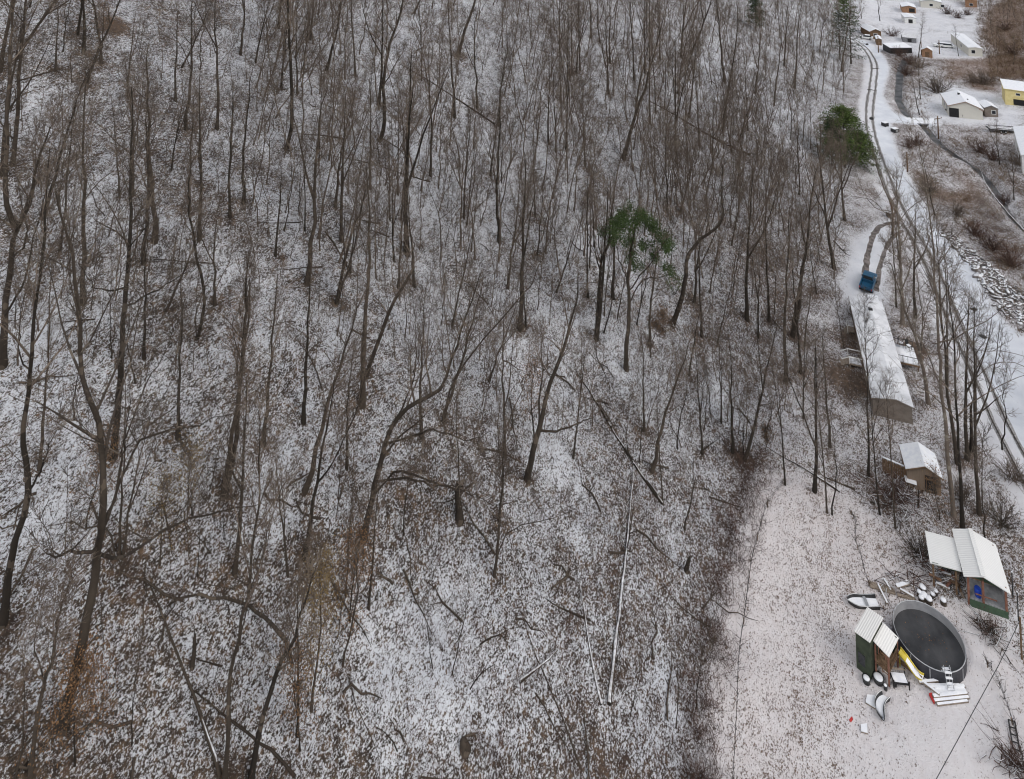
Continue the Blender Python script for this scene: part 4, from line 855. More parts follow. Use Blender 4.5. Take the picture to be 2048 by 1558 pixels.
# barn
ce,W,L,h=rect([(1905,1060),(1990,1082),(2021,1179),(1928,1156)],2.5); zg=float(zbase(*ce)); o=empty('open_barn',(ce[0],ce[1],zg),h,'open fronted barn with ribbed snowy metal roof above the pool','barn'); barn=o
hw=W/2; ln=L/2; rx=-.25; ez,rz_=2.35,2.82
for s,nm in ((-1,'l'),(1,'r')):
    q=[(rx,-ln,rz_),(s*hw,-ln,ez if s<0 else ez-.15),(s*hw,ln,ez if s<0 else ez-.15),(rx,ln,rz_)]
    if s<0: q=q[::-1]
    MB().slab(q,.08).build('roof','ribbed_snow',o)
MB().box((rx,0,rz_+.02),(.3,L*1.0,.05)).build('ridge_cap','ribbed_snow',o)
for x in (-hw+.35,rx,hw-.3):
    for y in (-ln+.3,ln-.3):
        zt=ez-.0 if abs(x-rx)>.1 else rz_-.1
        MB().box((x,y,(zt-.25)/2),(.16,.16,zt+.1)).build('post','redwood',o)
MB().box((0,-ln+.3,ez-.12),(W-.5,.1,.16)).box((0,ln-.3,ez-.12),(W-.5,.1,.16)).build('beam','brown_wood',o)
MB().box((.1,0,.55),(W-.7,L-.5,.1)).build('floor','galv',o)
MB().box((.1,-ln+.2,.22),(W-.6,.06,.62)).build('skirt','green_skirt',o)
MB().box((hw-.3,0,.7),(.06,L-.6,1.5)).build('side_wall','galv',o); MB().box((.1,ln-.26,1.15),(W-.7,.05,2.2)).build('back_wall','brown_wood',o)
MB().box((-.05,-ln+.26,1.05),(1.5,.05,.07)).build('rail','redwood',o)
MB().slab([(rx-.02,-ln+.22,rz_-.1),(-hw+.4,-ln+.22,ez-.02),(hw-.3,-ln+.22,ez-.2),(rx+.02,-ln+.22,rz_-.1)],.02).build('gable_board','green_skirt',o)
q=wl(barn,-.55,-ln+.65,.6); bo=empty('plastic_barrel',q,0,'blue plastic barrel standing inside the open barn','barrel'); bo.scale=(.85,.85,.7)
MB().tube([(0,0,0),(0,0,.08),(0,0,.3),(0,0,.33),(0,0,.58),(0,0,.61),(0,0,.82),(0,0,.88)],[.26,.29,.29,.305,.305,.29,.29,.25],18).build('body','blue_plastic',bo,True); MB().tube([(0,0,.88),(0,0,.92)],.24,18).build('lid','blue_plastic',bo)
# lean-to
ce,W2,L2,h2=rect([(1852,1065),(1908,1077),(1924,1143),(1859,1127)],2.1); zg2=float(zbase(*ce)); o=empty('lean_to',(ce[0],ce[1],zg2),h2,'low snowy lean-to roof on posts joined to the left of the barn','shed')
MB().slab([(-W2/2,-L2/2,1.95),(W2/2,-L2/2,2.2),(W2/2,L2/2,2.2),(-W2/2,L2/2,1.95)],.09).build('roof','ribbed_snow',o)
for x in (-W2/2+.25,W2/2-.4):
    for y in (-L2/2+.2,L2/2-.2): MB().box((x,y,.95),(.14,.14,1.95)).build('post','brown_wood',o)
MB().box((0,-L2/2+.05,2.0),(W2-.3,.05,.14),ry=-.1).build('fascia','green_skirt',o); MB().box((.3,L2/2-.25,.9),(W2-.6,.06,1.7)).build('back_wall','brown_wood',o)
rg=random.Random(5)
for k in range(7):
    x=rg.uniform(-1.,1.2); y=rg.uniform(-.9,.6); q=wl(o,x,y,.02); p_=empty('scrap_board',q,rg.uniform(0,3),['rust brown','grey','dark','short red brown','long brown','narrow tan','broken grey'][k]+' board in the clutter beneath the lean-to','board'); MB().box((0,0,.12+.05*k),(rg.uniform(.7,1.6),.18,.07),ry=rg.uniform(-.15,.15)).build('plank',['redwood','old_wood','brown_wood','redwood','brown_wood','orange_wood','old_wood'][k],p_)
# thin posts on the bank right of the barn
for (x,y,hh,lb) in ((2026,1195,2.,'thin dark post right of the barn, the upper one'),(2037,1242,2.2,'thin dark post right of the barn, the lower one')):
    b=at(x,y); o=empty('fence_post',b,0,lb,'post'); MB().tube([(0,0,-.2),(0,0,hh)],[.05,.04],7).build('post','dark_metal',o); MB().tube([(0,0,hh),(0,0,hh+.05)],[.07,.05],7).build('cap','snow',o)
# pool
c=np.array(on(1857,1270,1.0)); zp=float(zbase(c[0],c[1])); R0=2.45; n=48
o=empty('swimming_pool',(c[0],c[1],zp),0,'round above ground pool with grey walls and dark winter cover','pool')
def ringwall(r0,r1,z0,z1,name,m,par):
    mb=MB(); V=[];Fc=[]
    for k in range(n):
        a=2*math.pi*k/n; V+=[(r0*math.cos(a),r0*math.sin(a),z0),(r1*math.cos(a),r1*math.sin(a),z0),(r1*math.cos(a),r1*math.sin(a),z1),(r0*math.cos(a),r0*math.sin(a),z1)]
    for k in range(n):
        i=4*k;j=4*((k+1)%n)
        for u_ in range(4): v2=(u_+1)%4; Fc.append((i+u_,j+u_,j+v2,i+v2))
    return mb.add(V,Fc).build(name,m,par)
H1=1.0-zp
ringwall(R0-.02,R0+.03,-.2,H1,'outer_wall','pool_wall',o); ringwall(R0-.05,R0-.024,.1,H1-.01,'liner','pool_liner',o)
MB().tube([(math.cos(a)*R0,math.sin(a)*R0,H1+.02) for a in [2*math.pi*k/n for k in range(n+1)]],.035,6,False).build('rim','galv',o,True)
V=[(0,0,H1-.58)];Fc=[]
rgn=np.random.default_rng(8)
for rr in (.8,1.6,R0-.05):
    for k in range(n): a=2*math.pi*k/n; V.append((rr*math.cos(a),rr*math.sin(a),H1-.58+(0 if rr>2 else rgn.normal(0,.012))))
for k in range(n): Fc.append((0,1+k,1+(k+1)%n))
for r_i in range(2):
    for k in range(n): a=1+r_i*n; Fc.append((a+k,a+n+k,a+n+(k+1)%n,a+(k+1)%n))
MB().add(V,Fc).build('cover','cover_grey',o,True)
lp=[np.array([rgn.uniform(0,2.2)*math.cos(a),rgn.uniform(0,2.2)*math.sin(a),H1-.555]) for a in rgn.uniform(0,6.28,60)]; q=link('leaves',mesh_np('leaves',*tufts(lp,2,.09,.1,3,.02,.5),'dead_leaf'),o); q['kind']='stuff'; q.scale=(1,1,1)
for k in range(12):
    a=2*math.pi*k/12; MB().box(((R0+.045)*math.cos(a),(R0+.045)*math.sin(a),H1/2-.05),(.03,.07,H1),rz=a).build('upright','pool_liner',o)
pl=empty('pool_ladder',tuple(on(1884,1325,1.0)[:2])+(zp,),R(-72)+R(90),'metal ladder standing over the near wall of the pool','ladder')
a0=math.atan2(pl.location.y-c[1],pl.location.x-c[0]); pl.location=(c[0]+R0*math.cos(a0),c[1]+R0*math.sin(a0),zp); pl.rotation_euler=(0,0,a0)
for sx,ex in ((1,.55),(-1,-.4)):
    for y in (-.22,.22): MB().tube([(.04*sx,y,H1+.45),(ex,y,0 if sx>0 else H1-.56)],.025,6).build('rail','galv',pl)
    for k in range(4 if sx>0 else 2):
        t=(k+1)/(5. if sx>0 else 3.); x=.04*sx+(ex-.04*sx)*t; z=(H1+.45)*(1-t)+(0 if sx>0 else H1-.56)*t; MB().box((x,0,z),(.14,.5,.04)).build('step','snow',pl)
for s in (0,1): pass
# playhouse
c4=[(1735,1214),(1767,1237),(1743,1283),(1705,1265)]
ce,W,L,h=rect(c4,2.75); zg=float(zbase(*ce)); o=empty('playhouse',(ce[0],ce[1],zg),h,'green two part playhouse with snowy ribbed roofs beside the pool','playhouse')
MB().box((0,0,1.2),(W-.12,L-.2,2.6)).build('wall','green_wall',o)
rf=MB().slab([(-W/2-.03,-L/2,2.62),(W/2+.0,-L/2,2.78),(W/2+.0,L/2,2.78),(-W/2-.03,L/2,2.62)],.06).build('roof','ribbed_snow_x',o)
openings(o,W-.12,L-.2,[('l',-.45,.75,.55,.85,'window'),('f',-.1,.55,.5,.8,'window')],'green_wall')
ce2,Wb,Lb,hb=rect([(1766,1248),(1798,1272),(1781,1304),(1743,1290)],2.4)
def lc(P,z): # world->playhouse local
    dx,dy=P[0]-ce[0],P[1]-ce[1]; c_,s_=math.cos(-h),math.sin(-h); return (dx*c_-dy*s_,dx*s_+dy*c_,z)
m=lc(ce2,0); w2,l2=Wb/2,Lb/2
MB().slab([(m[0]-w2,m[1]-l2,2.42),(m[0]+w2,m[1]-l2,2.2),(m[0]+w2,m[1]+l2,2.2),(m[0]-w2,m[1]+l2,2.42)],.06).build('porch_roof','ribbed_snow_x',o)
for dx in (-w2+.1,w2-.1):
    for dy in (-l2+.1,l2-.1): MB().box((m[0]+dx,m[1]+dy,1.0),(.1,.1,2.35)).build('post','redwood',o)
MB().box((m[0],m[1],.95),(Wb-.1,Lb-.1,.07)).build('deck','brown_wood',o)
for (cx,cy,dx,dy) in ((0,-l2+.1,Wb-.2,.04),(w2-.1,.2,.04,Lb-.8)):
    mb=MB().box((m[0]+cx,m[1]+cy,1.5),(max(dx,.05),max(dy,.05),.07)).box((m[0]+cx,m[1]+cy,1.1),(max(dx,.05),max(dy,.05),.05))
    for k in range(6):
        t=(k+.5)/6-.5; mb.box((m[0]+cx+(dx*t if dx>.1 else 0),m[1]+cy+(dy*t if dy>.1 else 0),1.25),(.04,.04,.5))
    mb.build('railing','brown_wood',o)
MB().box((m[0],m[1]+l2-.15,1.6),(Wb-.2,.05,1.3)).build('back_panel','green_wall',o)
for k in range(2): MB().box((m[0]-.25+.5*k,m[1]-l2+.13,1.9),(.06,.04,.5)).build('bracket','redwood',o)
# ladder of the playhouse
b=at(1772,1350); T=atY(1767,1306,b[1]+.35); la=empty('wooden_ladder',b,h,'wooden ladder leaning on the front of the playhouse','ladder')
v=np.array(T)-np.array(b); c_,s_=math.cos(-h),math.sin(-h); vl=np.array([v[0]*c_-v[1]*s_,v[0]*s_+v[1]*c_,v[2]])
for dx in (-.22,.22): MB().tube([(dx,0,0),(dx+vl[0],vl[1],vl[2])],.03,6).build('rail','orange_wood',la)
for k in range(6): t=(k+.5)/6; MB().tube([(-.22+vl[0]*t,vl[1]*t,vl[2]*t),(.22+vl[0]*t,vl[1]*t,vl[2]*t)],.022,6).build('rung','orange_wood',la)
# slide
A=np.array(on(1799,1303,1.15)); B=np.array(on(1834,1350,.45)); C2=np.array(on(1846,1357,.3)); sl=empty('slide',(B[0],B[1],float(zbase(B[0],B[1]))),0,'yellow plastic slide running down from the playhouse beside the pool','slide')
P=smoothline([A,A*.6+B*.4+[0,0,.05],B,C2],.25)-np.array(sl.location); d=np.array([B[0]-A[0],B[1]-A[1],0]);d/=np.linalg.norm(d); sdv=np.array([-d[1],d[0],0])*.26
def trough(P,sdv,m,name,par,t=.03,wall_=.15):
    V=[];Fc=[]
    prof=[(-1.12,wall_),(-1,0),(1,0),(1.12,wall_),(1.0,wall_-.01),(.9,t),(-.9,t),(-1.,wall_-.01)]
    for q in P:
        for s,z in prof: V.append(tuple(q+sdv*s+np.array([0,0,z])))
    k=len(prof)
    for i in range(len(P)-1):
        for j in range(k): j2=(j+1)%k; Fc.append((i*k+j,i*k+j2,(i+1)*k+j2,(i+1)*k+j))
    Fc+=[tuple(range(k)),tuple(range((len(P)-1)*k,len(P)*k))]
    return MB().add(V,Fc).build(name,m,par)
trough(P,sdv,'yellow_plastic','chute',sl); Ps=P[len(P)//3:]+np.array([0,0,.04]); V=[];Fc=[]
for i,q in enumerate(Ps):
    for s in (-.8,.8): V.append(tuple(q+sdv*s))
    if i: Fc.append((2*i-2,2*i-1,2*i+1,2*i))
MB().add(V,Fc).build('snow','snow',sl)
MB().tube([tuple(P[0]-[0,0,.02]),tuple(np.array([P[0][0],P[0][1],-.1]))],.04,6).build('support','yellow_plastic',sl)
# climbing arch of round holes beside the slide
b=at(1815,1340); o=empty('climbing_frame',b,math.atan2(d[1],d[0]),'dark climbing panel with round openings beneath the yellow slide','climbing frame')
for k in range(4):
    MB().tube([(-.75+.45*k+.2*math.cos(a),0,.55+.2-.12*k+.2*math.sin(a)) for a in [2*math.pi*i/14 for i in range(15)]],.025,5,False).build('hoop','galv',o)
MB().box((0,0,.2),(2.,.06,.3)).build('base_board','brown_wood',o)
# bench frame in front
b=at(1799,1370); o=empty('bench_table',b,-.1,'dark framed table bench with snowy top before the playhouse','table')
MB().box((0,.35,.75),(1.25,.08,.06)).build('top_bar','old_wood',o); tp=MB().box((0,.0,.45),(1.1,.75,.06)).build('table_top','black',o); MB().box((0,.02,.50),(.98,.6,.05)).build('snow','snow',tp,bev=.02)
for dx in (-.55,.55):
    for dy in (-.36,.36): MB().box((dx,dy,.4),(.08,.08,.85 if dy>0 else .55)).build('leg','black',o)
# flat-bottomed boat
def boat(A,B,wd,label,m='dark_metal',curve=0.,name='rowboat',snowf=.8,deep=.35):
    A=np.array(A);B=np.array(B); L=np.linalg.norm(B-A); o=empty(name,tuple((A+B)/2),math.atan2(B[1]-A[1],B[0]-A[0]),label,'boat'); V=[];Fc=[];Sv=[];Sf=[];ns=14
    for i in range(ns+1):
        t=i/ns; x=(t-.5)*L; w_=wd*(1-.75*max(0,(.35-t)/.35)**2)*.5; zr=.1*abs(t-.5)**2*4; yc=curve*(t-.5)**2*4; dz=.18*max(0,(.3-t)/.3)**1.5
        for yy,z in ((-w_-.04,deep+zr),(-w_*.78,.0+dz),(w_*.78,.0+dz),(w_+.04,deep+zr),(w_-.02,deep+zr),(w_*.72,.05+dz),(-w_*.72,.05+dz),(-w_+.02,deep+zr)): V.append((x,yy+yc,z))
        Sv+= [(x,-w_*.85*snowf/.8+yc,deep*.62+dz*.4),(x,w_*.85*snowf/.8+yc,deep*.62+dz*.4)]
    for i in range(ns):
        for j in range(8): j2=(j+1)%8; Fc.append((i*8+j,i*8+j2,(i+1)*8+j2,(i+1)*8+j))
        Sf.append((2*i,2*i+1,2*i+3,2*i+2))
    Fc+=[tuple(range(8)),tuple(range(ns*8,ns*8+8))]
    MB().add(V,Fc).build('hull',m,o); MB().add(Sv,Sf).build('snow','snow',o)
    mb=MB()
    for sg in (0,3): mb.tube([(V[i*8+sg][0],V[i*8+sg][1],V[i*8+sg][2]+.02) for i in range(ns+1)],.03,5)
    mb.build('gunwale','galv',o)
    if not curve: MB().box((L*.1,curve*.04,deep*.85),(.22,wd*.9,.04)).build('seat','galv',o); return o
boat(at(1696,1208),at(1756,1212),.85,'flat bottomed metal boat filled with snow, left of the pool'); boat(at(1756,1440),at(1762,1392),.55,'small curved dark boat shell lying in the yard before the playhouse','dark_metal',-.35,'rowboat',.8,.3)
def slabthing(px,m,label,name,cat,th=.06,snow=True,lift=0.):
    P=[np.array(at(x,y)) for x,y in px]; c_=sum(P)/4; o=empty(name,tuple(c_),0,label,cat); q=[tuple(p_-c_+[0,0,th+.03+lift]) for p_ in P][::-1]
    a,b_,c2,_=[np.array(k) for k in q]
    if np.cross(b_-a,c2-a)[2]<0: q=q[::-1]
    MB().slab(q,th).build('panel',m,o)
    if snow: MB().slab([(x*.95,y*.95,z+.05) for x,y,z in q],.046).build('snow','snow',o)
    return o
slabthing([(1734,1392),(1753,1394),(1751,1420),(1731,1408)],'old_wood','snowy square board lying against the curved boat shell','board','board'); slabthing([(1721,1452),(1735,1450),(1736,1470),(1722,1466)],'old_wood','small snowy square board alone on the yard','board','board')
slabthing([(1698,1441),(1704,1434),(1706,1440),(1702,1446)],'red','scrap of red cloth on the snow at the edge of the yard','cloth_scrap','cloth',.03,False)
# round snowy tubs
for (x,y,r,lb) in ((1757,1362,.42,'snow filled round tub in front of the playhouse ladder'),(1733,1364,.3,'dark ring half buried in snow left of the round tub'),(1771,1379,.15,'small snowy bucket right of the round tub'),(1790,1371,.16,'small snowy bucket by the bench table')):
    b=at(x,y); o=empty('tub' if r>.2 else 'bucket',b,0,lb,'tub' if r>.2 else 'bucket'); MB().tube([(0,0,0),(0,0,.3)],[r*.85,r],16).build('body','dark_metal',o,True); MB().tube([(0,0,.28),(0,0,.36)],[r*.88,r*.5],16).build('snow','snow',o,True)
# lumber in the yard
def plank(A,B,w_,label,m='old_wood',lift=.0,snow=True,name='lumber',group=None,cat='board',th=.09):
    A=np.array(at(*A));B=np.array(at(*B)); L=np.linalg.norm(B-A); o=empty(name,tuple((A+B)/2+[0,0,lift]),math.atan2(B[1]-A[1],B[0]-A[0]),label,cat,group)
    MB().box((0,0,th/2+.02),(L,w_,th)).build('plank',m,o)
    if snow: MB().box((0,0,th+.05),(L*.98,w_*.92,.06)).build('snow','snow',o,bev=.02)
    return o
for A_,B_,w_,lb,lf,nm in [((1838,1370),(1912,1362),.16,'uppermost snowy pole of the lumber stack right of the bench',.1,1),((1850,1374),(1920,1373),.14,'second snowy pole from the top of the lumber stack',.02,1),((1858,1380),(1930,1377),.18,'third snowy pole from the top of the lumber stack',.1,1),((1872,1388),(1932,1384),.5,'broad snowy board in the middle of the lumber stack',.04,1),
  ((1866,1400),(1934,1392),.2,'third snowy pole from the bottom of the lumber stack',.16,1),((1868,1406),(1938,1398),.16,'second snowy pole from the bottom of the lumber stack',.06,1),((1874,1412),(1936,1404),.13,'lowest snowy pole of the lumber stack',.0,1),((1848,1376),(1880,1400),.16,'snowy pole laid slantwise over the left ends of the lumber stack',.3,1),
  ((1756,1173),(1775,1212),.14,'snowy pole leaning toward the pool from the junk pile',.1,1),((1739,1171),(1790,1186),.5,'broad dark grey board at the left of the junk pile',.05,0),((1768,1167),(1782,1190),.12,'short upright snowy stick across the junk pile',.3,1),((1800,1184),(1828,1200),.14,'snowy board end pointing to the pool rim',.15,1),
  ((1793,1180),(1818,1172),.3,'snowy board in the middle of the junk pile',.2,1),((1764,1162),(1778,1172),.1,'short pale stick at the top left of the junk pile',.1,1),((1812,1166),(1830,1180),.12,'snowy slat at the top right of the junk pile',.1,1),((1795,1192),(1830,1200),.2,'dark flat board nearest the pool rim',.02,0),((1872,1170),(1900,1182),.16,'snowy board beneath the barn eave',.1,1),((1885,1150),(1903,1155),.14,'short board in the dirt under the lean-to',.1,1)]:
    plank(A_,B_,w_,lb,'old_wood',lf,bool(nm))
slabthing([(1858,1392),(1863,1390),(1872,1404),(1868,1410)],'red','red plastic piece at the left end of the lumber stack','plastic_piece','toy',.16,False)
# firewood rounds with snow caps
for x,y,r in ((1846,1182,.28),(1849,1198,.3),(1858,1205,.28),(1839,1192,.2),(1866,1196,.2),(1887,1208,.24),(1872,1190,.18),(1843,1203,.22)):
    b=at(x,y); lb={1846:'uppermost snow capped wood round of the group by the pool',1849:'largest snow capped wood round, left of two near the pool rim',1858:'snow capped wood round nearest the pool rim',1839:'small snow capped wood round at the left of the group',1866:'small snow capped wood round right of the touching pair',1887:'snow capped wood round standing apart at the right',1872:'smallest snow capped wood round near the barn boards',1843:'half hidden snow capped wood round at the pool rim'}[x]
    o=empty('wood_round',b,0,lb,'log','snow capped wood rounds by the pool'); MB().tube([(0,0,-.05),(0,0,.32)],[r,r*.95],11).build('log','bark',o,True); MB().tube([(0,0,.322),(0,0,.40),(0,0,.43)],[r*.98,r*.85,r*.4],11).build('snow_cap','snow',o,True)
# ladder-like frame at right edge
b=at(2031,1520); o=empty('metal_frame',b,0,'flat metal ladder frame lying in the snow at the right edge','ladder'); A,B,C_,D=[np.array(at(x,y))-np.array(b)+[0,0,.1] for x,y in ((2017,1442),(2030,1446),(2040,1505),(2026,1500))]
for u_,v2 in ((A,D),(B,C_)): MB().tube([tuple(u_),tuple(v2)],.045,6).build('rail','dark_metal',o)
for k in range(5): t=k/4; MB().tube([tuple(A*(1-t)+D*t),tuple(B*(1-t)+C_*t)],.035,5).build('rung','dark_metal',o)
# brush piles
def brush(px,py,rx_,ry_,n,seed,label,hh=.8,m='bramble'):
    rg=np.random.default_rng(seed); b=np.array(at(px,py)); P=[]; Sn=[]
    for _ in range(n):
        x=rg.normal(0,rx_); y=rg.normal(0,ry_); z=rg.uniform(.05,hh)*math.exp(-(x*x/rx_/rx_+y*y/ry_/ry_)*.35); a=rg.uniform(0,6.28); bb=branch((x,y,z),(math.cos(a),math.sin(a),rg.uniform(-.25,.5)),rg.uniform(.6,1.8),4,rg,-.02,.16); r=rg.uniform(.012,.04); P.append((bb,[r,r*.8,r*.6,r*.3],4))
        if rg.random()<.35: Sn.append(([q+np.array([0,0,r*.8]) for q in bb],[r*.8,r*.7,r*.5,.005],3))
    o=empty('brush_pile',tuple(b),0,label,'brush pile'); q=link('branches',mesh_np('branches',*tubes(P),m),o); q['kind']='stuff'; q=link('snow',mesh_np('snow',*tubes(Sn),'snow'),o); q['kind']='stuff'; return o
brush(1795,1002,1.5,1.3,260,1,'big tangled brush pile in front of the plank shed',1.1); brush(1978,1268,.5,.7,70,2,'small dark brush heap in the yard right of the pool',.4,'bark'); brush(1800,1172,1.2,.6,60,3,'twiggy heap behind the junk boards above the pool',.5)
brush(2035,1545,.6,1.,80,4,'brush heap at the bottom right corner',.5); brush(1850,1150,.9,.8,90,5,'brown brush tangle by the lean-to corner',.6); brush(1868,695,.6,.8,60,6,'brush under the edge of the mobile home deck',.4)
for k_,(x,y) in enumerate(((1345,232),(1400,262),(1450,292),(1490,318))): brush(x,y,2.6,1.3,150,20+k_,['left end','left middle','right middle','right end'][k_]+' of the brown dead branches along the fallen trunk, upper right wood',.9)
brush(965,235,1.6,1.2,110,30,'brown tangle of dead branches at the thin fallen trunk, upper middle',.9); brush(1330,655,.8,.5,60,31,'rust brown branch heap at the foot of the leaning tree',.3,'tan_brush')
# fences
def wirefence(px,label,hh=.9,sp=3.2,tw=40,seed=1,post='post'):
    P=smoothline([np.array(at(x,y)) for x,y in px],.6); b=P[0].copy(); o=empty('wire_fence',tuple(b),0,label,'fence'); rg=np.random.default_rng(seed)
    for P_ in P: P_[2]=float(zbase(P_[0],P_[1]))
    L=0; last=-9
    for i in range(len(P)):
        if i: L+=np.linalg.norm(P[i]-P[i-1])
        if L-last>sp: last=L; q=P[i]-b; MB().tube([tuple(q-[0,0,.1]),tuple(q+[rg.normal(0,.03),0,hh])],.035,6).build('post','brown_wood',o)
    for z in (hh*.55,hh*.92): MB().tube([tuple(q-b+[0,0,z]) for q in P],.014,4).build('wire','dark_metal',o)
    T_=[]
    for _ in range(tw):
        i=rg.integers(0,len(P)); a=rg.uniform(0,6.28); T_.append((branch(P[i]-b+[0,0,rg.uniform(.0,hh)],(math.cos(a)*.5,math.sin(a)*.5,.8),rg.uniform(.3,.8),4,rg,-.1,.25),[.014,.012,.01,.006],3))
    if T_: q=link('vines',mesh_np('vines',*tubes(T_),'bark'),o); q['kind']='stuff'
    return o
wirefence([(1566,968),(1535,1015),(1518,1070),(1503,1130),(1490,1230),(1478,1320),(1473,1440),(1466,1570)],'long thin wire fence overgrown with vines, crossing the left of the yard',.5,3.5,160,1)
wirefence([(1703,1030),(1712,1050),(1711,1085),(1722,1115),(1730,1150),(1738,1172)],'short crooked vine covered fence in the yard above the junk pile',.4,3.,70,2)
wirefence([(1975,1335),(1992,1362),(2008,1400),(2025,1450),(2036,1490),(2046,1530),(2052,1570)],'brushy fence line along the right edge of the yard',.5,3.,110,3)
wirefence([(1868,66),(1900,68),(1935,69),(1960,66)],'distant fence crossing the white field at top right',1.1,4.,0,4)
# utility poles, power line
def upole(x,y,tx,ty,label,arm=1.6):
    b=at(x,y); T=atY(tx,ty,b[1]); H=T[2]-b[2]; o=empty('utility_pole',b,R(20),label,'utility pole'); MB().tube([(0,0,-.3),(0,0,H)],[.17,.11],9).build('pole','brown_wood',o,True)
    if arm: MB().box((0,-.12,H-.5),(arm,.1,.12)).build('crossarm','brown_wood',o)
    for k in (-1,1):
        if arm: MB().tube([(k*arm*.42,-.12,H-.44),(k*arm*.42,-.12,H-.28)],.04,6).build('insulator','galv',o)
    return o,(b[0],b[1],b[2]+H)
upole(1877,275,1875,232,'wooden utility pole with crossarm beside the snowy bridge',2.4); upole(1879,108,1875,80,'slim wooden pole near the parked snowy cars',0); upole(1757,105,1751,72,'leaning wooden pole beside the rail curve sheds',0); upole(1815,344,1814,304,'dark wooden pole on the road shoulder below the bridge',.9); upole(1843,110,1846,75,'tall slim pole behind the little orange shed',0)
A=np.array(on(2040,1240,3.)); B=np.array(on(1998,1329,3.)); C_=np.array(on(1855,1590,3.)); d_=(C_-B)/np.linalg.norm(C_-B)
o=empty('power_line',tuple(A),0,'single thin overhead wire crossing the lower right of the yard','cable'); MB().tube([tuple(q-A) for q in (A,B,C_,C_+d_*14)],.022,5).build('wire','dark_metal',o)
b0=(A[0],A[1],float(zbase(A[0],A[1]))); mb=MB().tube([(0,0,b0[2]-A[2]-.2),(0,0,.2)],.07,7).build('post','brown_wood',o)
# bridge
A=np.array(on(1814,241,0)); B=np.array(on(1876,243,0)); o=empty('bridge',tuple((A+B)/2),math.atan2(B[1]-A[1],B[0]-A[0]),'short flat snow covered bridge over the creek','bridge'); Lb=np.linalg.norm(B-A)
MB().box((0,0,-.12),(Lb,3.6,.3)).build('deck','grey_roof',o); MB().box((0,0,.07),(Lb*.99,3.5,.07)).build('snow','snow',o)
for s in (-1,1): MB().box((0,s*1.72,-.45),(Lb*.98,.16,.5)).build('girder','dark_metal',o); MB().box((s*Lb*.4,0,-.9),(.6,3.4,1.)).build('abutment','rock',o)
# ------------------------------------------------------------------ houses of the valley
o,W,L=gable('white_house',[(1882,188),(1947,192),(1967,216),(1896,212)],3,2.6,3.9,'siding','white gabled house with snowy roof behind the bridge','house','orange_wood','snow',.3,0,[('f',-2.4,0,2.,2.1,'opening'),('l',1,1,1,1,'window'),('l',-2,1,1,1,'window')],sn=.14)
MB().box((-.3,1.,4.0),(.5,.5,.7)).build('chimney','dark_metal',o); MB().box((1.,-1.6,3.6),(.3,.3,.6)).build('vent_pipe','dark_metal',o)
gable('house_wing',[(1921,212),(1962,215),(1969,221),(1919,218)],2.4,2.2,2.9,'siding','low cream front wing of the white gabled house','house','orange_wood','snow',.2,0,[('f',0,1.1,.8,.5,'window')],sn=.12)
gable('side_wing',[(1958,206),(1980,206),(1998,217),(1968,219)],2.4,2.1,2.7,'taupe','low dark walled wing right of the white gabled house','house','grey_roof','snow',.2,0,[('f',.5,.8,.8,.8,'window')])
shed_roof('yellow_garage',[(2002,172),(2046,168),(2054,183),(2010,185)],4.2,3.7,4.4,'yellow_paint','yellow garage building with snowy roof at the right edge','garage','yellow_paint','snow',.3,[('f',.4,2.5,.8,.5,'window'),('f',1.,.1,3.2,1.4,'opening')])
gable('long_trailer_home',[(1903,67),(1925,67),(1967,97),(1935,96)],3,2.6,2.9,'siding','long white trailer home on the snowy field at top right','mobile home','white_paint','snow',.15,0,[('f',-.6,1,1,1,'window'),('r',3,1,1,.9,'window'),('r',-3,1,1,.9,'window'),('l',-2,1,1,.9,'window')])
gable('white_shed',[(2027,262),(2092,262),(2116,322),(2043,318)],4,3.4,4.3,'white_paint','large snowy roofed building cut by the right edge','building','white_paint','snow',.2,0,[('l',0,1,1.2,1,'window'),('l',-4,1,1.2,1,'window')])
gable('brown_shed',[(1799,6),(1827,6),(1832,13),(1804,14)],2.6,2.3,2.9,'orange_wood','brown walled shed with snowy roof at the top edge','shed','grey_roof','snow',.3,0,[('f',1.,.3,2.,1.6,'opening')])
gable('field_shed',[(1802,27),(1824,27),(1832,34),(1810,36)],2.4,2.1,2.5,'white_paint','small white shed on the snowy field','shed','grey_roof','snow',.2,0,[('f',0,.2,1.4,1.4,'opening'),('l',0,.8,1,.8,'window')])
gable('curve_house',[(1718,50),(1745,52),(1763,61),(1740,63)],3,2.5,3.3,'brown_wood','brown house with snowy roof beside the rail curve','house','brown_wood','snow',.3,0,[('f',0,.8,1.2,1,'window'),('r',0,.8,1.2,1,'window')])
gable('tool_shed',[(1750,71),(1760,71),(1765,78),(1751,78)],2.2,1.9,2.2,'brown_wood','tiny dark shed with snowy roof at the rail curve','shed','grey_roof','snow',.15,0,[('f',0,.1,.8,1.4,'door')])
shed_roof('low_shed',[(1802,67),(1828,67),(1833,75),(1805,75)],1.8,1.5,1.7,'grey_roof','low grey roofed shed at the edge of the field','shed','grey_roof','snow_dirty',.1,[('f',0,.2,1.2,1.1,'opening')],sn=.02)
shed_roof('long_low_shed',[(1757,86),(1815,89),(1824,95),(1782,95)],2.,1.7,2.1,'dark_metal','long low open shed with snowy roof near the rail curve','shed','grey_roof','snow',.2,[('f',1.5,.2,4,1.2,'opening')])
gable('orange_shed',[(1843,95),(1864,95),(1867,99),(1841,99)],2.6,2.2,3.,'orange_wood','little orange wooden shed behind the creek brush','shed','orange_wood','snow',.2,0,[('f',0,.1,1.2,1.6,'door')])
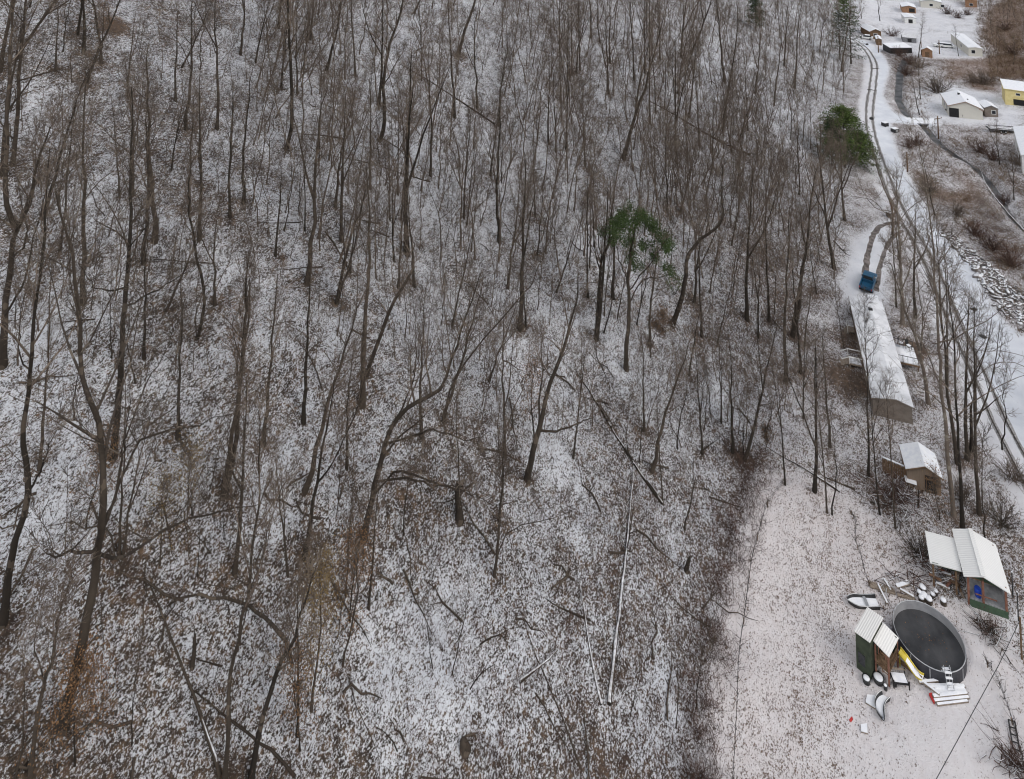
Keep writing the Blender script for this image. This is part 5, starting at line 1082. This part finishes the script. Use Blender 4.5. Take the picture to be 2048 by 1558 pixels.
gable('orange_building',[(1930,-6),(1952,-6),(1956,3),(1928,3)],3,2.6,3.2,'orange_wood','orange building cut by the top edge','building','orange_wood','orange_wood',.2,0,[('f',0,.6,1.2,1,'window')],sn=.02)
gable('top_house',[(1838,-8),(1878,-8),(1884,2),(1840,3)],3,2.6,3.4,'siding','long snowy roofed house cut by the top edge','house','grey_roof','snow',.2,0,[('f',0,.8,1.2,1,'window'),('f',4,.8,1.2,1,'window')])
# flat trailer
q=at(2003,264); o=empty('flat_trailer',q,R(-12),'long dark flat trailer parked below the yellow garage','trailer'); MB().box((0,0,.7),(5.6,1.9,.14)).build('bed','dark_metal',o); MB().box((0,0,.79),(5.,1.5,.04)).build('snow','snow_dirty',o)
for y in (-.92,.92): MB().box((0,y,1.05),(5.5,.06,.1)).build('side_rail','dark_metal',o)
for y in (-1.,1.):
    for x in (-.5,.4): w_=MB().tube([(x,y-.1,.36),(x,y+.1,.36)],.36,14).build('wheel','rubber',o); MB().tube([(x,y-.11,.36),(x,y+.11,.36)],.16,10).build('rim','galv',w_)
MB().tube([(2.8,0,.65),(4.1,0,.55)],.06,6).build('drawbar','dark_metal',o)
# roadside utility cart and box, small items
for x,y,sx,sy,lb,nm in ((1770,252,1.3,1.,'small dark cart with snowy top beside the road at the bridge turn','garden_cart'),(1790,264,1.5,1.1,'snow capped dark box right of the small cart by the road','utility_box'),(1781,434,1.2,.8,'snowy topped roadside box by the driveway entrance','utility_box')):
    b=at(x,y); o=empty(nm,b,.4,lb,'cart' if nm=='garden_cart' else 'box'); MB().box((0,0,.45),(sx,sy,.75)).build('body','dark_metal',o,bev=.05); MB().box((0,0,.87),(sx*.95,sy*.95,.12)).build('snow','snow',o,bev=.04)
    if nm=='garden_cart':
        for dx in (-.4,.4): MB().tube([(dx,-.55,.2),(dx,.55,.2)],.2,10).build('wheel','rubber',o)
    else: MB().box((0,-sy/2-.01,.45),(sx*.5,.03,.5)).build('hatch','galv',o)
for x,y,lb in ((1752,138,'dark stick across the rails, the upper one'),(1742,181,'dark stick across the rails, the lower one')):
    b=at(x,y); o=empty('fallen_branch',b,0,lb,'branch'); MB().tube([(-.9,.3,.12),(.1,0,.2),(.9,-.3,.12)],[.08,.09,.05],6).build('stick','bark',o)
for x,y,lb in ((1743,239,'dark switch box between the rails'),(1734,90,'small dark box beside the rails at the far curve')):
    b=at(x,y); o=empty('signal_box',b,.3,lb,'box'); MB().box((0,0,.25),(.8,.5,.4)).build('body','dark_metal',o,bev=.03); MB().box((0,0,.48),(.6,.35,.05)).build('lid','black',o)
b=at(1966,674); o=empty('manhole_cover',b,0,'dark round manhole cover on the snowy road','manhole cover'); MB().tube([(0,0,.02),(0,0,.06)],.42,24).build('cover','dark_metal',o); MB().tube([(.43*math.cos(a),.43*math.sin(a),.05) for a in [i*math.pi/12 for i in range(25)]],.03,5,False).build('ring','galv',o)
b=at(1948,619); o=empty('storm_drain',b,.3,'dark square drain grate on the snowy road above the round cover','drain'); MB().box((0,0,.04),(.8,.6,.06)).build('frame','dark_metal',o); mb=MB()
for k in range(5): mb.box((-.3+.15*k,0,.08),(.05,.5,.02))
mb.build('grate','black',o)
# boulders along the creek bank: rubble
def rockmesh(rg):
    import bmesh
    bm=bmesh.new(); bmesh.ops.create_icosphere(bm,subdivisions=1,radius=1); V=np.array([v.co[:] for v in bm.verts]); Fc=np.array([[v.index for v in f.verts] for f in bm.faces]); bm.free()
    return V*(1+rg.normal(0,.16,(len(V),1))),Fc
rg=np.random.default_rng(12); Vr,Vs2,Fr,Fs=[],[],[],[]; RUB=flat([(1888,468),(1915,478),(1955,515),(1995,555),(2055,615),(2055,668),(2015,640),(1990,598),(1964,552),(1928,508)]); xs_=[q[0] for q in RUB]; ys_=[q[1] for q in RUB]; cnt=0; o1=o2=0
while cnt<560:
    x=rg.uniform(min(xs_),max(xs_)); y=rg.uniform(min(ys_),max(ys_))
    if float(sdpoly(np.array([x]),np.array([y]),RUB)[0])<-.8: continue
    V_,F_=rockmesh(rg); s=rg.uniform(.12,.42)*(1 if rg.random()<.93 else 1.8); V_=V_*[s*rg.uniform(.9,1.8),s*rg.uniform(.35,.8),s*.5]; a=rg.uniform(0,6.28); V_=np.stack([V_[:,0]*math.cos(a)-V_[:,1]*math.sin(a),V_[:,0]*math.sin(a)+V_[:,1]*math.cos(a),V_[:,2]],1); z=float(ztrue(x,y)); cnt+=1
    Vr.append(V_+[x,y,z+s*.2]); Fr.append(F_+o1); o1+=len(V_)
    if rg.random()<.8:
        W_=V_*[.8,.8,.5]; Vs2.append(W_+[x,y,z+s*.43]); Fs.append(F_+o2); o2+=len(W_)
t=link('rubble',mesh_np('rubble',np.concatenate(Vr),np.concatenate(Fr),'rock')); tag(t,'dark broken rocks and rubble on the bank right of the road',kind='stuff')
t=link('rubble_snow',mesh_np('rubble_snow',np.concatenate(Vs2),np.concatenate(Fs),'snow')); tag(t,'snow lying on the rubble beside the road',kind='stuff')

# ------------------------------------------------------------------ labels of the ordinary trees
TREES.sort(key=lambda t:(t[2],t[1]))
XN=['far left','left','left of centre','left of middle','right of middle','right of centre','right','far right']
YN=['at the top','a tenth down','a fifth down','a third down','above mid height','below mid height','two thirds down','three quarters down','near the bottom']
YB=[0,90,210,370,540,720,930,1130,1320,1700]
# leaf litter laid bare in rings round the trunks
for tr in TREES:
    if tr[3]>.2:
        q=tr[0].location; ix=int(np.searchsorted(xs,q[0])); iy=int(np.searchsorted(ys,q[1]))
        for a in range(max(0,iy-2),min(ny,iy+2)):
            for b_ in range(max(0,ix-2),min(nx,ix+2)):
                dd=math.hypot(xs[b_]-q[0],ys[a]-q[1]); p[a,b_]+=.16*max(0,1-dd/1.3)
ca=me_ground.color_attributes['zone']; ca.data.foreach_set('color',np.stack([p,tan,dark,np.ones_like(p)],-1).astype(np.float32).ravel())
cells={}
for tr in TREES:
    i=min(7,max(0,int(tr[1]/256))); j=next(k for k in range(9) if tr[2]<YB[k+1]); cells.setdefault((i,j),[]).append(tr)
ORD=['first','second','third','fourth','fifth','sixth','seventh','eighth','ninth','tenth','eleventh','twelfth','thirteenth','fourteenth','fifteenth','sixteenth','seventeenth']
for (i,j),L in cells.items():
    L.sort(key=lambda t:t[1])
    for n_,(root,x,y,d,lean,fk,H) in enumerate(L):
        size='thick' if d>.42 else 'slender' if d<.2 else 'medium'
        ln=', leaning right' if lean>9 else ', leaning left' if lean<-9 else ''
        pos='only one' if len(L)==1 else '%s from left'%ORD[n_]
        tag(root,'%s bare tree%s, %s rooted %s, %s'%(size,ln,pos,XN[i],YN[j]),'tree',GRP)
